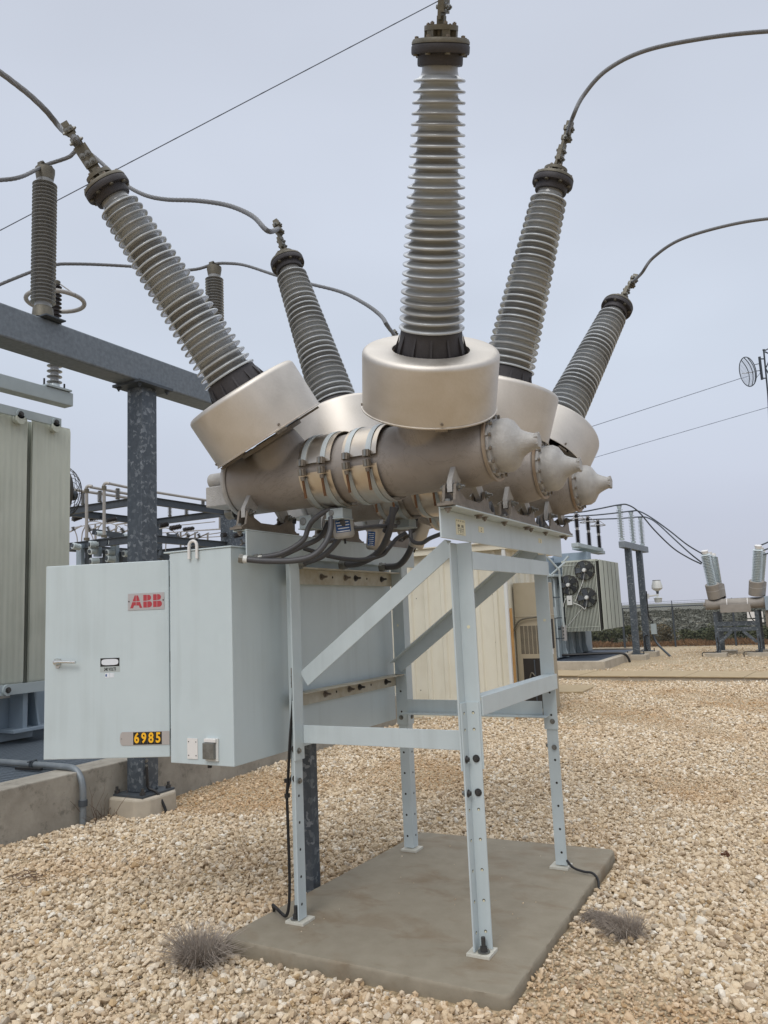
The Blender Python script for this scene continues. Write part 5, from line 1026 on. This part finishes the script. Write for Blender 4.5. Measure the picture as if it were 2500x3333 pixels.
for x in (l0.x, l1.x): b.tube(curve([(x+.0, yb2-.03, .5), (x+.02, yb2-.03, .2), (x-.05, yb2-.1, .05), (x-.3, yb2-.35, .06), (x-.42, yb2-.4, .04), (x-.42, yb2-.42, -.1)], 5), .013, BLACK, 6)
b.build('ground_wires', B2)
# lines to and from the distant breaker
def c2(pts, lab, r=.018): cable(pts, r if r < .012 else .0119, lab, m=GALVD, n=8)
ends = [(2290, 1838), (2296, 1828), (2310, 1822)]
ins_px = [(2018, 1641), (2055, 1662), (2085, 1681)]
mids = [[(2060, 1655), (2120, 1705), (2190, 1778)], [(2080, 1667), (2150, 1715), (2220, 1772)], [(2100, 1685), (2160, 1722), (2230, 1775)]]
mids = [[(2045, 1644), (2080, 1667), (2130, 1725), (2190, 1783), (2240, 1815)], [(2080, 1664), (2120, 1685), (2180, 1728), (2240, 1775)], [(2110, 1686), (2140, 1704), (2190, 1750), (2245, 1800)]]
endp = [(2283, 1836), (2308, 1815), (2285, 1832)]
for i in range(3):
    da = (np.array(ars[i][:])-CP)@CF; di = (np.array(tops[i][:])-CP)@CF; m = mids[i]; dd_ = np.linspace(di, 24, len(m)+1)[1:]
    ua = 1250+FPX*((np.array(ars[i][:])-CP)@CR)/da; va = 1666.5-FPX*((np.array(ars[i][:])-CP)@CU)/da
    ui, vi = ins_px[i]
    pts = [A(ua-160, va+8, da-1), ars[i], A((ua+ui)/2, (va+vi)/2+2, (da+di)/2), tops[i]]+[A(u, v, d) for (u, v), d in zip(m, dd_)]+[A(endp[i][0], endp[i][1], 24)]
    b = MB(); b.tube(curve(pts, 6), .022, GALVD, 8); b.build('distant_conductor', label=['highest distant line arching over the nearest pale insulator to the far breaker', 'middle distant line over the middle pale insulator', 'lowest distant line over the farthest pale insulator'][i], category='cable', group='lines from the distant transformer to the far breaker')
for i, (u0, v0, u1, v1) in enumerate(((2478, 1774, 2530, 1745), (2482, 1792, 2540, 1765), (2485, 1806, 2540, 1780))):
    b = MB(); b.tube(curve([A(u0, v0, 23.6), A((u0+u1)/2, (v0+v1)/2+3, 23.6), A(u1, v1, 23.6)], 5), .022, GALVD, 8); b.build('distant_conductor', label=['topmost short line leaving the far breaker at the right edge', 'middle short line leaving the far breaker at the right edge', 'lowest short line leaving the far breaker at the right edge'][i], category='cable', group='lines leaving the far breaker')

# ================================================================== TRENCH, COVER, CLUTTER
TRH = thing('cable_trench', 'low tan cable trench with concrete side running across the gravel at right', 'cable trench', (-1, 14.9, ZG))
p0, p1 = H(1806, 2213, 'z', ZG), H(2500, 2221, 'z', ZG); d = (p1-p0).normalized(); n_ = V(-d.y, d.x, 0); p0 = p0-d*3; L = 14
b = MB(); b.bar(p0+n_*.04+V(0, 0, .03), p0+d*L+n_*.04+V(0, 0, .03), .08, .10, CONC2)
b.bar(p0+n_*1.35+V(0, 0, .03), p0+d*L+n_*1.35+V(0, 0, .03), .08, .10, CONC2); b.build('side_wall', TRH)
s = 0; i = 0
while s < L:
    b = MB(); w_ = 1.18; zz = .098+random.uniform(-.004, .004); b.bar(p0+d*s+n_*.68+V(0, 0, zz), p0+d*(s+w_)+n_*.68+V(0, 0, zz), 1.44, .022, TAN); b.build('cover_plank', TRH, bevel=.004); s += w_+.012; i += 1
q = [H(u, v, 'z', ZG+.03) for u, v in ((1760, 2256), (1897, 2254), (1941, 2233), (1800, 2230))]
b = MB(); b.prism([(p.x, p.y) for p in q], TAN, lambda x, y, t_: V(x, y, ZG-.02 if t_ == 0 else ZG+.05)); b.build('cover_board', bevel=.006, label='loose flat tan board lying on the gravel in front of the trench', category='board')
def clump(name, label, cat, c, r, m1, n=40, sc=1, seed=0):
    b = MB(); q = random.Random(seed)
    for i in range(n):
        p = V(c.x+q.gauss(0, r*.4), c.y+q.gauss(0, r*.4), c.z+abs(q.gauss(0, r*.3))); s_ = r*q.uniform(.15, .35)
        b.lathe(p, V(q.gauss(0, 1), q.gauss(0, 1), 1), [(0, -s_), (s_*.9, -s_*.3), (s_, s_*.3), (0, s_*.9)], m1, 6, smooth=False)
    b.build(name, label=label, category=cat)
clump('dried_clod', 'small reddish-brown clod lying on the gravel at lower right', 'clod', H(2365, 2785, 'z', ZG+.02), .035, mat('red_brown_clod', '6b4630', .9, var='4a3022', vs=40), 26, seed=3)
STRAW = mat('dead_grass', 'a79c90', .8, var='857a70', vs=18, amt=.4)
def weed(label, c, r, h, lean, n=420, seed=1):
    b = MB(); q = random.Random(seed)
    for i in range(n):
        a = q.uniform(0, 2*pi); rr = r*sqrt(q.random()); base = c+V(cos(a)*rr*.5, sin(a)*rr*.5, -.012); L = h*q.choice([.35, .6, .8, 1, 1.25])*q.uniform(.8, 1.1)
        a += q.gauss(0, .5); out = V(cos(a)*rr+lean.x*q.uniform(.3, 1), sin(a)*rr+lean.y*q.uniform(.3, 1), 0)*q.uniform(.3, 1.15); tip = base+out*1.1+V(q.gauss(0, .01), q.gauss(0, .01), L); mid = base+out*.45+V(q.gauss(0, .006), q.gauss(0, .006), L*.62)
        if q.random() < .35: tip.z = max(c.z+.01, tip.z-L*.6)
        b.tube([base, mid, tip], [.0013, .0011, .0006], STRAW, 3, False)
    b.build('dry_weed', label=label, category='weed')
weed('round tuft of dry grey grass at the front left corner of the breaker pad', H(650, 3120, 'z', ZG+.03), .155, .125, V(0, 0, 0), 1100, 1)
weed('flattened dry grass tuft on the gravel right of the breaker pad', H(2045, 3050, 'z', ZG+.02), .10, .11, V(-.03, 0, 0), 900, 2)
b = MB(); q = random.Random(5); c0 = H(2050, 3045, 'z', ZG+.015); c1 = H(1905, 2995, 'z', ZG+.015)
for i in range(420):
    f0 = q.uniform(0, .7); a0 = c0.lerp(c1, f0); a1 = c0.lerp(c1, min(1, f0+q.uniform(.25, .5))); w_ = .045; zz = q.uniform(.01, .055)
    b.tube([a0+V(q.gauss(0, w_*.5), q.gauss(0, w_*.6), zz), (a0+a1)/2+V(q.gauss(0, w_*.5), q.gauss(0, w_*.6), zz+.01), a1+V(q.gauss(0, w_*.7), q.gauss(0, w_), zz*.6)], .001, STRAW, 3, False)
b.build('dry_stalks', label='combed-over dry stalks lying between the right weed tuft and the pad', category='weed')
b = MB(); c = V(-4.08, 1.42, ZG)
for i in range(26):
    p = c+V(q.uniform(-.04, .06), q.uniform(-.25, .12), .0); pts = [p]
    dr = V(q.uniform(-.02, .06), q.uniform(-.12, .12), q.uniform(.02, .12))
    for k in range(4): pts.append(pts[-1]+dr*.6+V(q.gauss(0, .015), q.gauss(0, .02), q.gauss(0, .012)))
    b.tube(pts, [.003, .0025, .002, .0015, .001], mat('dry_twig', '5a4536', .8), 4, False)
b.build('dead_brush', label='tangle of dead brown twigs against the basin wall beside the post footing', category='weed')
b = MB(); c = H(35, 3115-300, 'z', ZG+.02)
for i in range(7):
    p = H(5+q.uniform(0, 70), 2830+q.uniform(0, 60), 'z', ZG+.035); b.tube(curve([p, p+V(.05, .05, .02), p+V(.12, .03, .005), p+V(.17, .06, .01)], 3), .0025, MATS['dry_twig'], 4)
b.build('dry_vine', label='thin dry brown stems trailing on the gravel at the left edge', category='weed')
b = MB(); ga = H(1007, 2640, 'x', -1.0); pg = H(1000, 2880, 'z', -.02)
pg = H(1013, 2872, 'z', -.03); b.box((pg.x-.045, pg.y-.04, -.2), (pg.x+.045, pg.y+.04, cz0-.02), GALV); b.build('conduit_riser', label='dark galvanised riser standing behind the front left leg under the cabinet', category='riser', bevel=.004)

# ================================================================== FENCE
FN = thing('chain_link_fence', 'chain link fence with barbed wire along the far edge of the yard', 'fence', (0, 28.1, ZG)); yF = 28.1; zf = 1.46
for i, x in enumerate([-13.0, -10.9, -8.9, -6.9, -4.98, -3.08, -.95, 1.1, 3.1, 5.1, 7.1]):
    b = MB(); b.cyl((x, yF, ZG-.02), (x, yF, zf+.02), .035 if i != 4 else .045, GALVD, 10); b.tube([V(x, yF, zf), V(x, yF, zf+.22)], .018, GALVD, 6); b.build('post', FN)
b = MB(); b.tube([V(-13, yF-.04, zf), V(7.1, yF-.04, zf)], .024, GALVD, 8); b.build('top_rail', FN)
b = MB()
for dz_ in (.07, .135, .20):
    b.tube([V(-13, yF, zf+dz_), V(7.1, yF, zf+dz_)], .005, GALVD, 4)
    for i in range(160): x = -13+i*.125; b.tube([V(x, yF-.015, zf+dz_-.012), V(x+.01, yF+.015, zf+dz_+.012)], .003, GALVD, 3)
b.build('barbed_wire', FN)
b = MB(); Hh = zf-ZG-.04; sp = .085; x = -13-Hh
while x < 7.1:
    for s in (1, -1):
        xa, xb = (x, x+Hh) if s > 0 else (x+Hh, x); za_, zb_ = ZG+.02, ZG+.02+Hh
        lo, hi = -13, 7.1
        b.tube([V(min(max(xa, lo), hi), yF+s*.003, za_+(abs(min(max(xa, lo), hi)-xa))), V(min(max(xb, lo), hi), yF+s*.003, zb_-(abs(min(max(xb, lo), hi)-xb)))], .0028, GALVD, 3, False)
    x += sp
b.build('mesh', FN)
for i, (u0, v0, u1, v1) in enumerate(((2431, 1992, 2485, 2010), (2433, 2016, 2487, 2025))):
    p = H(u0, v0, 'y', yF-.06); q_ = H(u1, v1, 'y', yF-.06); b = MB(); b.box((p.x, yF-.062, q_.z), (q_.x, yF-.056, p.z), WHITEP)
    b.build('fence_sign', label=['upper blank white sign on the fence behind the far breaker', 'lower blank white sign on the fence behind the far breaker'][i], category='sign', group='white signs on the fence')

# ================================================================== VEGETATION
def leafmat(name, a, bb): return mat(name, a, .8, var=bb, vs=14, amt=.35, spec=.2)
SH = [leafmat('juniper_foliage', '4e553d', '353b2b'), leafmat('olive_foliage', '63654a', '45482f'), leafmat('dry_foliage', '75694f', '574c38')]
def bush(c, r, h, m, label, seed, nl=900):
    q = np.random.default_rng(seed); T = thing('shrub', label, 'shrub', c, 'shrubs along the far fence')
    n = nl; u = q.normal(size=(n, 3)); u /= np.linalg.norm(u, axis=1, keepdims=True); k = 9; cc = q.uniform(-1, 1, (k, 3))*np.array([r*.65, r*.5, h*.3])+np.array([0, 0, h*.5]); cr_ = q.uniform(.28, .5, k)*min(r, h)
    idx = q.integers(0, k, n); P = cc[idx]+u*(cr_[idx]*q.uniform(.6, 1.08, n))[:, None]; P[:, 2] = np.clip(P[:, 2], .02, h)
    a = q.normal(size=(n, 3)); a /= np.linalg.norm(a, axis=1, keepdims=True); b2 = np.cross(a, q.normal(size=(n, 3))); b2 /= np.linalg.norm(b2, axis=1, keepdims=True); s_ = q.uniform(.03, .07, n)[:, None]
    vs = np.stack([P-a*s_, P+b2*s_*.6, P+a*s_, P-b2*s_*.6], 1).reshape(-1, 3)+np.array(c[:])
    b = MB(); b.add([tuple(v) for v in vs], [(4*i, 4*i+1, 4*i+2, 4*i+3) for i in range(n)], m); b.build('crown', T)
    b = MB()
    for i in range(4): p = cc[i]; b.tube([Vector(c), Vector(c)+Vector(p)*.5+V(.03, 0, 0), Vector(c)+Vector(p)], [.03, .02, .01], MATS['dry_twig'], 5)
    b.build('stem', T)
words = ['dark bushy', 'low spreading', 'tall leafy', 'rounded', 'ragged']; rr_ = random.Random(11)
xsb = np.linspace(-9.5, 4.6, 21)
for i, x in enumerate(xsb):
    y = 30.6+rr_.uniform(0, 1.8); h = rr_.uniform(.55, .85); k = rr_.choice([0, 0, 0, 1, 1, 2])
    bush(V(float(x)+rr_.uniform(-.2, .2), y, terrain(x, y)), rr_.uniform(.5, .75), h, SH[k], 'shrub number %d from the left in the dark row behind the far fence' % (i+1) if False else '%s %s shrub behind the far fence, %s from the left along the row' % (words[i % 5], ['dark green', 'olive', 'dry brown'][k], ['first', 'second', 'third', 'fourth', 'fifth', 'sixth', 'seventh', 'eighth', 'ninth', 'tenth', 'eleventh', 'twelfth', 'thirteenth', 'fourteenth', 'fifteenth', 'sixteenth', 'seventeenth', 'eighteenth', 'nineteenth', 'twentieth', 'twenty-first'][i]), 100+i)
def quads(name, P, s_, m, up=.0, **k):
    n = len(P); a = rng.normal(size=(n, 3)); a[:, 2] += up; a /= np.linalg.norm(a, axis=1, keepdims=True); b2 = np.cross(a, rng.normal(size=(n, 3))); b2 /= np.linalg.norm(b2, axis=1, keepdims=True); s_ = s_[:, None]; wd = .18 if up else .6
    vs = np.stack([P-a*s_, P+b2*s_*wd, P+a*s_, P-b2*s_*wd], 1).reshape(-1, 3); b = MB(); b.add([tuple(v) for v in vs], [(4*i, 4*i+1, 4*i+2, 4*i+3) for i in range(n)], m); b.build(name, **k)
n = 9000; x = rng.uniform(-11, 6, n); y = rng.uniform(28.35, 29.9, n); hh = rng.uniform(.02, .17, n)*(.65+.45*np.sin(x*1.7)**2)
quads('brown_grass', np.stack([x, y, ZG+hh], 1), rng.uniform(.06, .12, n), mat('rust_brown_grass', '8d6d4c', .9, var='735538', vs=1.2, amt=.3), 2.2, kind='stuff', label='rusty brown dry grass along the foot of the far fence', category='grass')
def scrub(name, n, ya, yb, smin, smax, m, lab):
    y = ya+(yb-ya)*rng.random(n)**.8; x = rng.uniform(-.45, .25, n)*y+rng.uniform(-5, 5, n); k = 16; c = np.stack([x, y, [terrain(a, b_) for a, b_ in zip(x, y)]], 1)
    r = rng.uniform(smin, smax, n); P = np.repeat(c, k, 0); R_ = np.repeat(r, k); u = rng.normal(size=(n*k, 3)); u /= np.linalg.norm(u, axis=1, keepdims=True); u[:, 2] = np.abs(u[:, 2])*.8; u[:, :2] *= 1.4
    quads(name, P+u*(R_*rng.uniform(.5, 1, n*k))[:, None], R_*rng.uniform(.3, .5, n*k), m, kind='stuff', label=lab, category='scrub')
scrub('hill_scrub', 5200, 60, 145, .2, .55, mat('grey_green_scrub', '66655a', .9, var='535348', vs=.6, amt=.4), 'grey-green scrub covering the low hillside beyond the fence')
scrub('pale_scrub', 700, 60, 150, .12, .38, mat('pale_scrub_tufts', '8f8a7b', .9, var='7b7668', vs=.6), 'pale dry scrub and rock patches dotted over the hillside')
scrub('near_scrub', 1200, 33, 58, .15, .36, mat('dark_scrub', '585642', .9, var='43432f', vs=.9, amt=.4), 'darker low scrub in the dip behind the fence shrubs')
# ================================================================== GRID DISH AND MAST
DS = thing('antenna_mast', 'dark lattice mast with a wire grid dish at the right edge', 'antenna mast', A(2496, 1400, 60)); d_ = 60.0
b = MB()
mast = lambda u, v: A(u, v, d_)
for (p, q_, r) in (((2486, 1140), (2500, 1285), .07), ((2500, 1285), (2540, 2125), .07), ((2472, 1161), (2481, 1236), .11), ((2478, 1168), (2489, 1168), .05), ((2482, 1231), (2494, 1231), .05), ((2483, 1139), (2490, 1139), .07), ((2490, 1141), (2510, 1130), .05), ((2494, 1196), (2510, 1160), .05), ((2493, 1200), (2515, 1240), .05), ((2490, 1145), (2512, 1155), .05)): b.tube([mast(*p), mast(*q_)], r, GALVD, 6)
b.build('mast', DS)
b = MB(); c = mast(2452, 1211); ax = (mast(2428, 1216)-mast(2452, 1211)).normalized(); a_ = ax.cross(V(0, 0, 1)).normalized(); v_ = ax.cross(a_); Rd = 1.16
ax = (ax+a_*(-.0)+Vector(-CF)*.25).normalized(); a_ = ax.cross(V(0, 0, 1)).normalized(); v_ = ax.cross(a_); ctr = mast(2434, 1210)
rim = [ctr+(a_*cos(t_)*Rd*.75+v_*sin(t_)*Rd) for t_ in np.linspace(0, 2*pi, 41)]; b.tube(rim, .035, GALVD, 6, False)
for k in np.linspace(-.92, .92, 24):
    hw = sqrt(1-k*k); b.tube([ctr+a_*(s_*hw*Rd*.75)+v_*k*Rd-ax*.42*(1-k*k-(s_*hw)**2) for s_ in np.linspace(-1, 1, 9)], .012, GALVD, 4, False)
for s_ in (-.4, 0, .4): b.tube([ctr+a_*(s_*Rd*.75)+v_*k*Rd*sqrt(1-s_*s_)-ax*.42*(1-s_*s_)*(1-k*k) for k in np.linspace(-1, 1, 13)], .03, GALVD, 5, False)
b.tube([mast(2416, 1216), mast(2456, 1210)], .03, PIPE, 6); b.tube([mast(2456, 1187), mast(2474, 1183)], .03, GALVD, 5); b.tube([mast(2460, 1208), mast(2476, 1206)], .03, GALVD, 5); b.tube([mast(2462, 1230), mast(2476, 1212)], .02, GALVD, 5)
b.build('grid_dish', DS)

scn.render.resolution_x = 768; scn.render.resolution_y = 1024
bpy.context.view_layer.update()
